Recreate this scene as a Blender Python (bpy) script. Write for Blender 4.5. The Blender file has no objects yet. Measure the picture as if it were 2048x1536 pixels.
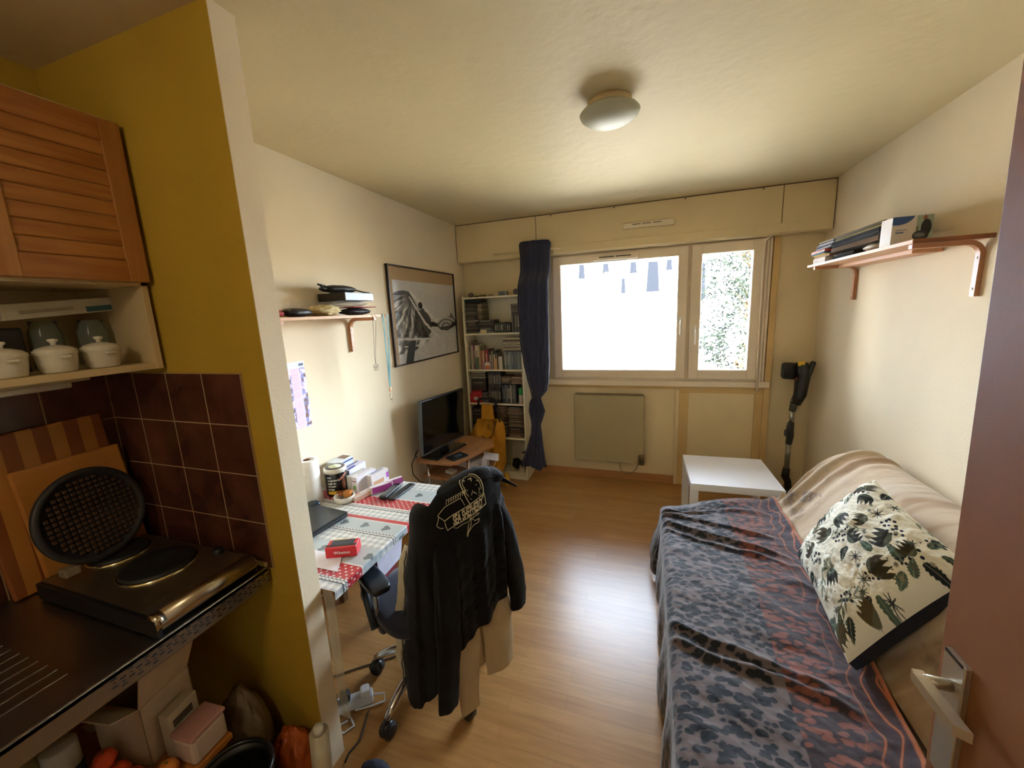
import bpy, bmesh, math, random
import numpy as np
from mathutils import Vector, Matrix, Euler
R_ = math.radians
C = bpy.context.scene.collection
sc = bpy.context.scene

# ------------------------------------------------------------------ camera, sky, light, exposure
CAM = np.array([1.74671478, 0.05936391, 1.63867279])
RR = np.array([0.94664763, 0.31906722, -0.04532529])
UU = np.array([-0.01535808, 0.18514871, 0.9825905])
FF = np.array([-0.32190433, 0.92947085, -0.18017084])
FPX = 787.3987
cd = bpy.data.cameras.new('camera'); cam = bpy.data.objects.new('camera', cd); C.objects.link(cam)
cd.sensor_fit = 'HORIZONTAL'; cd.sensor_width = 36; cd.lens = 36 * FPX / 2048; cd.clip_start = 0.02; cd.clip_end = 300
cam.matrix_world = Matrix(((RR[0], UU[0], -FF[0], CAM[0]), (RR[1], UU[1], -FF[1], CAM[1]), (RR[2], UU[2], -FF[2], CAM[2]), (0, 0, 0, 1)))
sc.camera = cam
sc.view_settings.view_transform = 'Standard'; sc.view_settings.look = 'None'
sc.view_settings.gamma = 1; sc.view_settings.use_curve_mapping = False
sc.view_settings.exposure = 0.78

W, DB, DW, H = 3.014, 3.647, 3.787, 2.4695      # room width, shutter box face, window wall, ceiling
YP, YQ, XE, XK = 0.931, 1.007, 0.664, -0.12     # kitchen partition: two faces, free end; kitchen back wall

def lin(c):
    if isinstance(c, str):
        c = [int(c[i:i + 2], 16) for i in (0, 2, 4)]
    return tuple(((x / 255) / 12.92 if x <= 10 else ((x / 255 + 0.055) / 1.055) ** 2.4) for x in c[:3]) + (1.0,)

wd = bpy.data.worlds.new('daylight'); sc.world = wd; wd.use_nodes = True
nt = wd.node_tree; nt.nodes.clear()
tc = nt.nodes.new('ShaderNodeTexCoord'); sx = nt.nodes.new('ShaderNodeSeparateXYZ')
mr = nt.nodes.new('ShaderNodeMapRange'); mr.inputs['From Min'].default_value = -1; mr.inputs['From Max'].default_value = 1
cr = nt.nodes.new('ShaderNodeValToRGB'); bg = nt.nodes.new('ShaderNodeBackground'); wo = nt.nodes.new('ShaderNodeOutputWorld')
nt.links.new(tc.outputs['Generated'], sx.inputs[0]); nt.links.new(sx.outputs['Z'], mr.inputs['Value'])
nt.links.new(mr.outputs[0], cr.inputs[0])
def _ss(src, a, b_):
    n_ = nt.nodes.new('ShaderNodeMapRange'); n_.interpolation_type = 'SMOOTHSTEP'; n_.inputs['From Min'].default_value = a; n_.inputs['From Max'].default_value = b_
    nt.links.new(src, n_.inputs['Value']); return n_.outputs[0]
def _mul(a, b_):
    n_ = nt.nodes.new('ShaderNodeMath'); n_.operation = 'MULTIPLY'; nt.links.new(a, n_.inputs[0]); nt.links.new(b_, n_.inputs[1]); return n_.outputs[0]
glow = _mul(_mul(_ss(sx.outputs['X'], 0.28, 0.46), _ss(sx.outputs['Z'], -0.03, 0.06)), _ss(sx.outputs['Z'], 0.42, 0.26))   # bright haze low in the sky to the right
gm = nt.nodes.new('ShaderNodeMix'); gm.data_type = 'RGBA'; gm.blend_type = 'ADD'; gm.clamp_result = False
nt.links.new(glow, gm.inputs['Factor']); nt.links.new(cr.outputs[0], gm.inputs['A']); gm.inputs['B'].default_value = (1.10, 1.30, 1.52, 1)
nt.links.new(gm.outputs['Result'], bg.inputs[0]); nt.links.new(bg.outputs[0], wo.inputs[0])
el = cr.color_ramp.elements                     # sunlit forecourt below the horizon, hazy bright sky above
el[0].position = 0.0; el[0].color = (0.15, 0.10, 0.06, 1)
el[1].position = 1.0; el[1].color = (0.30, 0.42, 0.62, 1)
e = el.new(0.30); e.color = (0.40, 0.29, 0.17, 1)
e = el.new(0.46); e.color = (0.70, 0.54, 0.34, 1)
e = el.new(0.53); e.color = (0.90, 0.96, 1.0, 1)
e = el.new(0.64); e.color = (0.80, 0.90, 1.0, 1)
bg.inputs[1].default_value = 22.0

def lamp(name, kind, loc, energy, color=(1, 1, 1), size=0.1, size_y=None, rot=(0, 0, 0)):
    l = bpy.data.lights.new(name, kind); o = bpy.data.objects.new(name, l); C.objects.link(o)
    o.location = loc; o.rotation_euler = rot; l.energy = energy; l.color = color
    if kind == 'AREA':
        l.shape = 'RECTANGLE'; l.size = size; l.size_y = size_y or size
    elif kind == 'SUN':
        l.angle = size
    else:
        l.shadow_soft_size = size
    return o
po = lamp('window_portal', 'AREA', (1.80, 3.84, 1.56), 1, size=1.75, size_y=1.15, rot=(R_(-90), 0, 0)); po.data.cycles.is_portal = True
sun = lamp('sun', 'SUN', (0, -4, 12), 95.0, (1, 0.97, 0.93), size=0.01)
sun.rotation_euler = Vector((-0.25, 0.80, -0.85)).to_track_quat('-Z', 'Y').to_euler()
lamp('entrance_fill', 'POINT', (1.0, -0.55, 2.2), 7.0, (1, 0.86, 0.66), size=0.12)  # added warm fill behind the camera, no lamp is seen there

# ------------------------------------------------------------------ helpers
def on(u, v, ax, val):
    """the point of the plane ax = val that the photograph shows at u, v"""
    r = FF + RR * (u - 1024) / FPX - UU * (v - 768) / FPX
    i = 'xyz'.index(ax); t = (val - CAM[i]) / r[i]
    return Vector(CAM + r * t)

def pmat(name, color, rough=0.55, metal=0.0, spec=0.5, var=0.0, scale=8.0, bump=0.0, bscale=40.0, alpha=None, coat=0.0, trans=0.0, sheen=0.0, stretch=(1, 1, 1), sss=0):
    m = bpy.data.materials.new(name); m.use_nodes = True; n = m.node_tree; b = n.nodes['Principled BSDF']
    c = lin(color); b.inputs['Base Color'].default_value = c
    b.inputs['Roughness'].default_value = rough; b.inputs['Metallic'].default_value = metal
    b.inputs['Specular IOR Level'].default_value = spec
    if coat: b.inputs['Coat Weight'].default_value = coat; b.inputs['Coat Roughness'].default_value = 0.1
    if trans: b.inputs['Transmission Weight'].default_value = trans
    if sheen: b.inputs['Sheen Weight'].default_value = sheen
    if alpha is not None: b.inputs['Alpha'].default_value = alpha
    tcn = n.nodes.new('ShaderNodeTexCoord'); mp = n.nodes.new('ShaderNodeMapping'); mp.inputs['Scale'].default_value = stretch
    n.links.new(tcn.outputs['Object'], mp.inputs[0])
    if var:
        nz = n.nodes.new('ShaderNodeTexNoise'); nz.inputs['Scale'].default_value = scale; nz.inputs['Detail'].default_value = 5
        n.links.new(mp.outputs[0], nz.inputs['Vector'])
        r = n.nodes.new('ShaderNodeValToRGB')
        r.color_ramp.elements[0].position = 0.3; r.color_ramp.elements[1].position = 0.7
        r.color_ramp.elements[0].color = tuple(x * (1 - var) for x in c[:3]) + (1,)
        r.color_ramp.elements[1].color = tuple(min(1, x * (1 + var)) for x in c[:3]) + (1,)
        n.links.new(nz.outputs['Fac'], r.inputs[0]); n.links.new(r.outputs[0], b.inputs['Base Color'])
    if bump:
        nb = n.nodes.new('ShaderNodeTexNoise'); nb.inputs['Scale'].default_value = bscale; nb.inputs['Detail'].default_value = 4
        n.links.new(mp.outputs[0], nb.inputs['Vector'])
        bp = n.nodes.new('ShaderNodeBump'); bp.inputs['Strength'].default_value = bump; bp.inputs['Distance'].default_value = 0.01
        n.links.new(nb.outputs['Fac'], bp.inputs['Height']); n.links.new(bp.outputs[0], b.inputs['Normal'])
    return m
MC = {}
def mat(color, rough=0.55, **k):
    key = (color, rough, tuple(sorted(k.items())))
    if key not in MC:
        MC[key] = pmat('mat_' + color + '_%d' % len(MC), color, rough, **k)
    return MC[key]
def paper(color, rough=0.55): return mat(color, rough, var=0.06, scale=25)

def wood(name, c1, c2, axis='x', scale=6.0, rough=0.45, ring=1.0, coat=0.0):
    m = bpy.data.materials.new(name); m.use_nodes = True; n = m.node_tree; b = n.nodes['Principled BSDF']
    b.inputs['Roughness'].default_value = rough
    if coat: b.inputs['Coat Weight'].default_value = coat
    t = n.nodes.new('ShaderNodeTexCoord'); mp = n.nodes.new('ShaderNodeMapping')
    s = [14, 14, 14]; s['xyz'.index(axis)] = 1.2; mp.inputs['Scale'].default_value = s
    nz = n.nodes.new('ShaderNodeTexNoise'); nz.inputs['Scale'].default_value = scale; nz.inputs['Detail'].default_value = 6; nz.inputs['Distortion'].default_value = 0.8 * ring
    r = n.nodes.new('ShaderNodeValToRGB'); r.color_ramp.elements[0].position = 0.3; r.color_ramp.elements[1].position = 0.72
    r.color_ramp.elements[0].color = lin(c1); r.color_ramp.elements[1].color = lin(c2)
    n.links.new(t.outputs['Object'], mp.inputs[0]); n.links.new(mp.outputs[0], nz.inputs['Vector'])
    n.links.new(nz.outputs['Fac'], r.inputs[0]); n.links.new(r.outputs[0], b.inputs['Base Color'])
    bp = n.nodes.new('ShaderNodeBump'); bp.inputs['Strength'].default_value = 0.12; bp.inputs['Distance'].default_value = 0.004
    n.links.new(nz.outputs['Fac'], bp.inputs['Height']); n.links.new(bp.outputs[0], b.inputs['Normal'])
    return m

def attr_mat(name, rough=0.6, bump=0.0, bscale=200, spec=0.4, coat=0.0, sheen=0.0):
    m = pmat(name, 'ffffff', rough, bump=bump, bscale=bscale, spec=spec, coat=coat, sheen=sheen); n = m.node_tree
    a = n.nodes.new('ShaderNodeAttribute'); a.attribute_name = 'Col'
    n.links.new(a.outputs['Color'], n.nodes['Principled BSDF'].inputs['Base Color'])
    return m

def tag(o, label=None, cat=None, group=None, kind=None):
    if label: o['label'] = label
    if cat: o['category'] = cat
    if group: o['group'] = group
    if kind: o['kind'] = kind
    return o

def thing(name, label, cat, loc=(0, 0, 0), rz=0.0, group=None):
    o = bpy.data.objects.new(name, None); C.objects.link(o); o.location = loc; o.rotation_euler = (0, 0, rz); o.empty_display_size = 0.05
    return tag(o, label, cat, group)

def wmat(o):
    m = Matrix.LocRotScale(o.location, o.rotation_euler, o.scale)
    return wmat(o.parent) @ m if o.parent else m

class MB:
    """collects shapes in world coordinates, build() links them as one mesh object"""
    def __init__(self): self.bm = bmesh.new(); self.mi = 0; self.uv = None; self.cols = None
    def _set(self, faces):
        for f in faces: f.material_index = self.mi
        return faces
    def box(self, x0, x1, y0, y1, z0, z1, bev=0.0, M=None, seg=2):
        g = bmesh.ops.create_cube(self.bm, size=1)['verts']
        T = Matrix.Translation(((x0 + x1) / 2, (y0 + y1) / 2, (z0 + z1) / 2)) @ Matrix.Diagonal((abs(x1 - x0), abs(y1 - y0), abs(z1 - z0), 1))
        bmesh.ops.transform(self.bm, matrix=T, verts=g)
        fs = set(f for v in g for f in v.link_faces)
        if bev:
            bev = min(bev, 0.45 * min(abs(x1 - x0), abs(y1 - y0), abs(z1 - z0)))
            r = bmesh.ops.bevel(self.bm, geom=list(set(e for v in g for e in v.link_edges)), offset=bev, segments=seg, affect='EDGES', profile=0.5)
            fs = set(f for f in r['faces']); vs = set(v for f in fs for v in f.verts)
            fs |= set(f for v in vs for f in v.link_faces); g = list(vs)
        self._set(fs)
        if M is not None: bmesh.ops.transform(self.bm, matrix=M, verts=list(g))
        return self
    def obox(self, c, size, M=None, bev=0.0):
        """a box centred on c, turned by the rotation M"""
        a, b, d = [s / 2 for s in size]
        T = Matrix.Translation(Vector(c)) @ (M.to_4x4() if M is not None else Matrix.Identity(4))
        return self.box(-a, a, -b, b, -d, d, bev, T)
    def poly(self, pts):
        f = self.bm.faces.new([self.bm.verts.new(p) for p in pts]); f.material_index = self.mi; return self
    def prism(self, pts, vec):
        """closed polygon pts (3-D) swept along vec"""
        v = Vector(vec); a = [self.bm.verts.new(Vector(p)) for p in pts]; b = [self.bm.verts.new(Vector(p) + v) for p in pts]
        n = len(a); fs = [self.bm.faces.new(a), self.bm.faces.new(b[::-1])]
        for i in range(n): fs.append(self.bm.faces.new((a[i], b[i], b[(i + 1) % n], a[(i + 1) % n])))
        self._set(fs); return self
    def tube(self, pts, r, n=8, closed=False, caps=True):
        pts = [Vector(p) for p in pts]; N = len(pts); rs = r if isinstance(r, (list, tuple)) else [r] * N; rings = []; up = None
        for i, p in enumerate(pts):
            if closed: d = (pts[(i + 1) % N] - pts[i - 1])
            else: d = pts[min(i + 1, N - 1)] - pts[max(i - 1, 0)]
            d = d.normalized() if d.length > 1e-9 else Vector((0, 0, 1))
            if up is None: up = d.orthogonal().normalized()
            up = (up - d * up.dot(d)); up = up.normalized() if up.length > 1e-6 else d.orthogonal().normalized()
            s = d.cross(up)
            rings.append([self.bm.verts.new(p + (up * math.cos(2 * math.pi * k / n) + s * math.sin(2 * math.pi * k / n)) * rs[i]) for k in range(n)])
        fs = []
        for i in range(N if closed else N - 1):
            a, b = rings[i], rings[(i + 1) % N]
            for k in range(n): fs.append(self.bm.faces.new((a[k], a[(k + 1) % n], b[(k + 1) % n], b[k])))
        if caps and not closed: fs += [self.bm.faces.new(rings[0][::-1]), self.bm.faces.new(rings[-1])]
        for f in fs: f.smooth = True
        self._set(fs); return self
    def lathe(self, prof, c=(0, 0, 0), n=32, M=None, sy=1.0):
        """prof = [(radius, height)...] turned round the z axis"""
        T = Matrix.Translation(Vector(c)) @ (M.to_4x4() if M is not None else Matrix.Identity(4)); rings = []
        for r, z in prof:
            if r < 1e-6: rings.append([self.bm.verts.new(T @ Vector((0, 0, z)))])
            else: rings.append([self.bm.verts.new(T @ Vector((r * math.cos(2 * math.pi * k / n), r * sy * math.sin(2 * math.pi * k / n), z))) for k in range(n)])
        fs = []
        for a, b in zip(rings, rings[1:]):
            for k in range(n):
                k2 = (k + 1) % n
                if len(a) == 1 and len(b) == 1: continue
                if len(a) == 1: fs.append(self.bm.faces.new((a[0], b[k2], b[k])))
                elif len(b) == 1: fs.append(self.bm.faces.new((a[k], a[k2], b[0])))
                else: fs.append(self.bm.faces.new((a[k], a[k2], b[k2], b[k])))
        for f in fs: f.smooth = True
        self._set(fs); return self
    def sphere(self, c, r, n=16, M=None):
        if not isinstance(r, (tuple, list)): r = (r, r, r)
        T = Matrix.Translation(Vector(c)) @ (M.to_4x4() if M is not None else Matrix.Identity(4)) @ Matrix.Diagonal((r[0], r[1], r[2], 1))
        g = bmesh.ops.create_uvsphere(self.bm, u_segments=n, v_segments=max(6, n // 2), radius=1, matrix=T)['verts']
        fs = set(f for v in g for f in v.link_faces)
        for f in fs: f.smooth = True
        self._set(fs); return self
    def raw(self, verts, faces, smooth=False):
        vs = [self.bm.verts.new(p) for p in verts]; fs = []
        for f in faces:
            try: fs.append(self.bm.faces.new([vs[i] for i in f]))
            except ValueError: pass
        for f in fs: f.smooth = smooth
        self._set(fs); return self
    def build(self, name, mats, parent=None, label=None, smooth=None, weld=False):
        if weld: bmesh.ops.remove_doubles(self.bm, verts=self.bm.verts, dist=1e-5)
        bmesh.ops.recalc_face_normals(self.bm, faces=self.bm.faces)
        me = bpy.data.meshes.new(name); self.bm.to_mesh(me); self.bm.free()
        if smooth: me.polygons.foreach_set('use_smooth', [True] * len(me.polygons))
        return link(name, me, mats, parent, label)

def link(name, me, mats, parent=None, label=None):
    for m in (mats if isinstance(mats, (list, tuple)) else [mats]): me.materials.append(m)
    o = bpy.data.objects.new(name, me); C.objects.link(o)
    if parent is not None:
        o.parent = parent; me.transform(wmat(parent).inverted())
    else:
        co = np.empty(len(me.vertices) * 3); me.vertices.foreach_get('co', co); co = co.reshape(-1, 3)
        lo, hi = co.min(0), co.max(0); p = Vector(((lo[0] + hi[0]) / 2, (lo[1] + hi[1]) / 2, lo[2]))
        me.transform(Matrix.Translation(-p)); o.location = p
    if label: o['label'] = label
    return o

def sheet(name, Pos, mats, parent=None, cols=None, thick=0.0, label=None, close_u=False, uv=None, mi=None):
    """grid of points Pos[i, j] (numpy nu x nv x 3) as one smooth mesh, optional colours per point and thickness"""
    nu, nv = Pos.shape[:2]; idx = np.arange(nu * nv).reshape(nu, nv)
    if close_u:
        a = idx; b = np.roll(idx, -1, 0); q = np.stack([a[:, :-1], b[:, :-1], b[:, 1:], a[:, 1:]], -1).reshape(-1, 4)
    else:
        q = np.stack([idx[:-1, :-1], idx[1:, :-1], idx[1:, 1:], idx[:-1, 1:]], -1).reshape(-1, 4)
    me = bpy.data.meshes.new(name); me.from_pydata(Pos.reshape(-1, 3).tolist(), [], q.tolist()); me.update()
    me.polygons.foreach_set('use_smooth', [True] * len(me.polygons))
    if cols is not None:
        c4 = np.ones((nu * nv, 4), np.float32); c4[:, :3] = cols.reshape(-1, 3)
        ca = me.color_attributes.new('Col', 'FLOAT_COLOR', 'POINT'); ca.data.foreach_set('color', c4.ravel())
    if uv is not None:
        ul = me.uv_layers.new(name='UVMap'); li = np.empty(len(me.loops), np.int32); me.loops.foreach_get('vertex_index', li)
        ul.data.foreach_set('uv', uv.reshape(-1, 2)[li].astype(np.float32).ravel())
    o = link(name, me, mats, parent, label)
    if thick:
        s = o.modifiers.new('thickness', 'SOLIDIFY'); s.thickness = thick; s.offset = -1
    return o

def struct(mb, name, mats):
    o = mb.build(name, mats); o['kind'] = 'structure'; return o

def copy_thing(o, parent=None):
    c = o.copy(); C.objects.link(c)
    if parent is not None: c.parent = parent
    for ch in [x for x in bpy.data.objects if x.parent == o]: copy_thing(ch, c)
    return c

def text_geo(s, size=1.0, align='CENTER', bold=0.0):
    cu = bpy.data.curves.new('t', 'FONT'); cu.body = s; cu.size = size; cu.align_x = align; cu.align_y = 'CENTER'; cu.offset = bold; cu.resolution_u = 3
    o = bpy.data.objects.new('t', cu); C.objects.link(o)
    dg = bpy.context.evaluated_depsgraph_get(); me = bpy.data.meshes.new_from_object(o.evaluated_get(dg))
    v = [tuple(x.co) for x in me.vertices]; f = [tuple(p.vertices) for p in me.polygons]
    bpy.data.objects.remove(o); bpy.data.curves.remove(cu); bpy.data.meshes.remove(me)
    return v, f

def text_on(mb, s, size, o, ux, uy, align='CENTER', bold=0.0, sx=1.0):
    """flat lettering at o, reading along ux with uy upward"""
    v, f = text_geo(s, size, align, bold); o = Vector(o); ux = Vector(ux).normalized(); uy = Vector(uy).normalized()
    mb.raw([o + ux * (p[0] * sx) + uy * p[1] for p in v], f); return mb

# numpy noise
rs0 = np.random.RandomState(7); LAT = rs0.rand(64, 64, 64).astype(np.float32)
def vn(x, y, z=0.0):
    x, y, z = np.broadcast_arrays(np.asarray(x, float), np.asarray(y, float), np.asarray(z, float))
    xi, yi, zi = np.floor(x).astype(int), np.floor(y).astype(int), np.floor(z).astype(int)
    fx, fy, fz = x - xi, y - yi, z - zi; fx, fy, fz = [f * f * (3 - 2 * f) for f in (fx, fy, fz)]
    g = lambda a, b, c: LAT[(xi + a) % 64, (yi + b) % 64, (zi + c) % 64]
    l = lambda a, b, t: a + (b - a) * t
    return l(l(l(g(0, 0, 0), g(1, 0, 0), fx), l(g(0, 1, 0), g(1, 1, 0), fx), fy), l(l(g(0, 0, 1), g(1, 0, 1), fx), l(g(0, 1, 1), g(1, 1, 1), fx), fy), fz) - 0.5
def fbm(x, y, z=0.0, o=4):
    s = 0; a = 1.0
    for i in range(o): s = s + a * vn(x * 2 ** i + 7.3 * i, y * 2 ** i + 3.1 * i, z); a *= 0.5
    return s
def L3(c): return np.array(lin(c)[:3])
def mixc(a, b, m): return a * (1 - m[..., None]) + b * m[..., None]
def sst(e0, e1, x): t = np.clip((x - e0) / (e1 - e0), 0, 1); return t * t * (3 - 2 * t)
# ------------------------------------------------------------------ materials of the shell
M_wall = pmat('cream_plaster', 'e9dabd', 0.85, var=0.05, scale=1.6, bump=0.12, bscale=120, spec=0.2)
M_ceil = pmat('aged_ceiling_paint', 'd6c69d', 0.6, var=0.06, scale=1.2, bump=0.30, bscale=16, spec=0.3)
M_yel = pmat('mustard_paint', 'b3932f', 0.6, var=0.05, scale=2, bump=0.15, bscale=90, spec=0.3)
M_panel = pmat('ivory_panel', 'e0cca0', 0.55, var=0.05, scale=2.5, spec=0.3)
M_trimy = pmat('yellowed_trim', 'cfae74', 0.5, var=0.10, scale=3, spec=0.3)
M_upvc = pmat('white_window_plastic', 'ead9bf', 0.35, spec=0.5, var=0.02)
M_dark = mat('15130f', 0.8)
M_skirt = wood('skirting_wood', 'a5713f', 'b98550', 'x', 3, 0.45)
M_chrome = pmat('chrome', 'c9cbd0', 0.14, 1.0)
M_steel = pmat('brushed_steel', '9a9690', 0.32, 1.0, bump=0.05, bscale=80)

def floor_mat():
    m = bpy.data.materials.new('laminate_planks'); m.use_nodes = True; n = m.node_tree; b = n.nodes['Principled BSDF']; L = n.links.new
    t = n.nodes.new('ShaderNodeTexCoord')
    br = n.nodes.new('ShaderNodeTexBrick'); br.offset = 0.37; br.offset_frequency = 2; br.squash = 1.0
    for k, v in (('Scale', 1.0), ('Mortar Size', 0.0008), ('Mortar Smooth', 0.2), ('Bias', 0.0), ('Brick Width', 0.62), ('Row Height', 0.066)): br.inputs[k].default_value = v
    br.inputs['Color1'].default_value = lin('a27440'); br.inputs['Color2'].default_value = lin('af834d'); br.inputs['Mortar'].default_value = lin('8e643a')
    L(t.outputs['Object'], br.inputs['Vector'])
    mp = n.nodes.new('ShaderNodeMapping'); mp.inputs['Scale'].default_value = (2.2, 26, 1); L(t.outputs['Object'], mp.inputs[0])
    nz = n.nodes.new('ShaderNodeTexNoise'); nz.inputs['Scale'].default_value = 2.4; nz.inputs['Detail'].default_value = 6; L(mp.outputs[0], nz.inputs['Vector'])
    r = n.nodes.new('ShaderNodeValToRGB'); r.color_ramp.elements[0].position = 0.3; r.color_ramp.elements[0].color = (0.80, 0.76, 0.72, 1); r.color_ramp.elements[1].position = 0.65; r.color_ramp.elements[1].color = (1, 1, 1, 1)
    L(nz.outputs['Fac'], r.inputs[0])
    mx = n.nodes.new('ShaderNodeMix'); mx.data_type = 'RGBA'; mx.blend_type = 'MULTIPLY'; mx.inputs['Factor'].default_value = 1
    L(br.outputs['Color'], mx.inputs['A']); L(r.outputs[0], mx.inputs['B']); L(mx.outputs['Result'], b.inputs['Base Color'])
    b.inputs['Roughness'].default_value = 0.30; b.inputs['Specular IOR Level'].default_value = 0.55
    return m

def tile_mat(name):
    m = bpy.data.materials.new(name); m.use_nodes = True; n = m.node_tree; b = n.nodes['Principled BSDF']; L = n.links.new
    t = n.nodes.new('ShaderNodeTexCoord'); nz = n.nodes.new('ShaderNodeTexNoise'); nz.inputs['Scale'].default_value = 7; nz.inputs['Detail'].default_value = 5
    L(t.outputs['Object'], nz.inputs['Vector'])
    r = n.nodes.new('ShaderNodeValToRGB'); r.color_ramp.elements[0].position = 0.35; r.color_ramp.elements[0].color = lin('43231b'); r.color_ramp.elements[1].position = 0.75; r.color_ramp.elements[1].color = lin('633a2a')
    L(nz.outputs['Fac'], r.inputs[0]); L(r.outputs[0], b.inputs['Base Color'])
    b.inputs['Roughness'].default_value = 0.22
    return m

# ------------------------------------------------------------------ room shell
YB = -1.3
struct(MB().box(XK - 0.1, W + 0.1, YB - 0.1, DW + 0.02, -0.12, 0.0), 'floor', floor_mat())
struct(MB().box(XK - 0.1, W + 0.1, YB - 0.1, DW + 0.25, H, H + 0.12), 'ceiling', M_ceil)
struct(MB().box(-0.12, 0.0, YQ, DW + 0.2, 0, H), 'wall_left', M_wall)
struct(MB().box(W, W + 0.12, YB, DW + 0.2, 0, H), 'wall_right', M_wall)
struct(MB().box(XK - 0.1, XK, YB, YP, 0, H), 'wall_kitchen', M_yel)
struct(MB().box(XK - 0.1, W + 0.1, YB - 0.1, YB, 0, H), 'wall_rear', M_wall)
struct(MB().box(2.31, W, -0.06, 0.02, 0, H), 'wall_entrance', M_wall)
# the partition: mustard on the kitchen side, cream on its end and on the room side
b = MB(); b.box(XK - 0.1, XE - 0.003, YP, YP + 0.02, 0, H); b.mi = 1; b.box(XK - 0.1, XE, YP + 0.02, YQ, 0, H); b.box(XE - 0.003, XE, YP + 0.0005, YP + 0.02, 0, H)
struct(b, 'wall_partition', [M_yel, M_wall])
# window wall: opening x 0.90..2.67, z 0.97..2.12
WX0, WX1, WZ0, WZ1 = 0.895, 2.665, 0.965, 2.125
b = MB(); b.box(0, WX0, DW, DW + 0.2, 0, H); b.box(WX1, W, DW, DW + 0.2, 0, H); b.box(WX0, WX1, DW, DW + 0.2, 0, WZ0); b.box(WX0, WX1, DW, DW + 0.2, WZ1, H)
struct(b, 'wall_window', pmat('window_wall_paint', 'e0cda4', 0.8, var=0.05, scale=2, bump=0.1, bscale=120, spec=0.2))
# roller shutter box under the ceiling, three panels with seams and screws
b = MB(); seams = [0.004, 0.795, 2.686, W - 0.004]
for x0, x1 in zip(seams, seams[1:]): b.box(x0 + 0.003, x1 - 0.003, DB, DB + 0.012, 2.1275, H - 0.008, 0.001)
b.mi = 2; b.box(0.001, W - 0.001, DB + 0.006, DB + 0.0115, 2.130, H); b.mi = 1; b.box(0.006, W - 0.006, DB + 0.012, DW, 2.135, H)
b.mi = 0; b.box(0.95, 2.84, DB - 0.010, DB + 0.004, 2.131, 2.195, 0.002)
b.mi = 2
for x, z in ((0.935, 2.452), (1.473, 2.453), (2.019, 2.453), (2.555, 2.453), (1.45, 2.165), (2.60, 2.165)): b.lathe([(0, 0), (0.006, 0), (0.005, 0.003), (0, 0.004)], (x, DB - 0.002, z), 10, Matrix.Rotation(R_(90), 3, 'X'))
struct(b, 'trim_1', [M_panel, M_trimy, mat('5d452c', 0.6)])
struct(MB().box(0.0, W, DB + 0.02, DW, 2.123, 2.135), 'trim_2', M_panel)
# below the window: ledge, posts, two panels
b = MB(); b.box(0.84, 2.71, DW - 0.045, DW, 0.925, 0.975, 0.004); struct(b, 'trim_3', M_upvc)
b = MB(); b.box(0.84, 2.00, DW - 0.012, DW, 0.895, 0.925, 0.002); b.box(2.02, 2.71, DW - 0.014, DW, 0.865, 0.925, 0.002)
b.box(2.03, 2.105, DW - 0.02, DW, 0, 0.87, 0.002); b.box(2.615, 2.675, DW - 0.02, DW, 0, 0.87, 0.002); b.box(2.675, 2.72, DW - 0.030, DW, 0, 2.12, 0.003)
struct(b, 'trim_4', M_trimy)
b = MB(); b.box(2.105, 2.615, DW - 0.012, DW, 0.0, 0.866, 0.001); b.box(2.0, 2.03, DW - 0.024, DW, 0, 0.895, 0.003); struct(b, 'trim_5', M_panel)
b = MB(); b.box(0.66, 2.0, DW - 0.014, DW, 0, 0.075, 0.003); struct(b, 'baseboard_window', M_skirt)
b = MB(); b.box(W - 0.014, W, 0.02, DW, 0, 0.075, 0.003); b.box(2.72, W, DW - 0.014, DW, 0, 0.075, 0.003); struct(b, 'baseboard_right', M_skirt)
b = MB(); b.box(0, 0.014, YQ, DW, 0, 0.075, 0.003); struct(b, 'baseboard_left', M_skirt)

# window: frame, two sashes with glass, handles, vent
def pane_ring(b, x0, x1, z0, z1, w, y0, y1, bev=0.006, wt=None):
    wt = wt or w
    b.box(x0, x0 + w, y0, y1, z0, z1, bev); b.box(x1 - w, x1, y0, y1, z0, z1, bev)
    b.box(x0 + w - 0.004, x1 - w + 0.004, y0 + 0.001, y1, z0, z0 + w, bev); b.box(x0 + w - 0.004, x1 - w + 0.004, y0 + 0.001, y1, z1 - wt, z1, bev)
M_glass = bpy.data.materials.new('window_glass'); M_glass.use_nodes = True
n = M_glass.node_tree; n.nodes.clear(); tr = n.nodes.new('ShaderNodeBsdfTransparent'); gl = n.nodes.new('ShaderNodeBsdfGlossy'); gl.inputs['Roughness'].default_value = 0.03
mx = n.nodes.new('ShaderNodeMixShader'); fr = n.nodes.new('ShaderNodeFresnel'); fr.inputs['IOR'].default_value = 1.35; mo = n.nodes.new('ShaderNodeOutputMaterial')
tr.inputs[0].default_value = (0.96, 0.98, 0.99, 1)
n.links.new(fr.outputs[0], mx.inputs[0]); n.links.new(tr.outputs[0], mx.inputs[1]); n.links.new(gl.outputs[0], mx.inputs[2]); n.links.new(mx.outputs[0], mo.inputs[0])
b = MB(); pane_ring(b, WX0, WX1, WZ0, WZ1, 0.045, DW - 0.02, DW + 0.07); b.box(2.045, 2.10, DW - 0.02, DW + 0.07, WZ0, WZ1, 0.004)
fr1 = struct(b, 'window_1', M_upvc)
b = MB(); pane_ring(b, 0.915, 2.065, 0.995, 2.112, 0.078, DW - 0.045, DW + 0.03, 0.008); sash = b.build('window_sash', M_upvc, fr1)
MB().box(0.985, 1.995, DW - 0.002, DW + 0.004, 1.065, 2.04).build('pane', M_glass, sash)
b = MB(); pane_ring(b, 2.088, 2.615, 0.995, 2.112, 0.082, DW - 0.055, DW + 0.02, 0.008); sash2 = b.build('window_sash', M_upvc, fr1)
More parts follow.
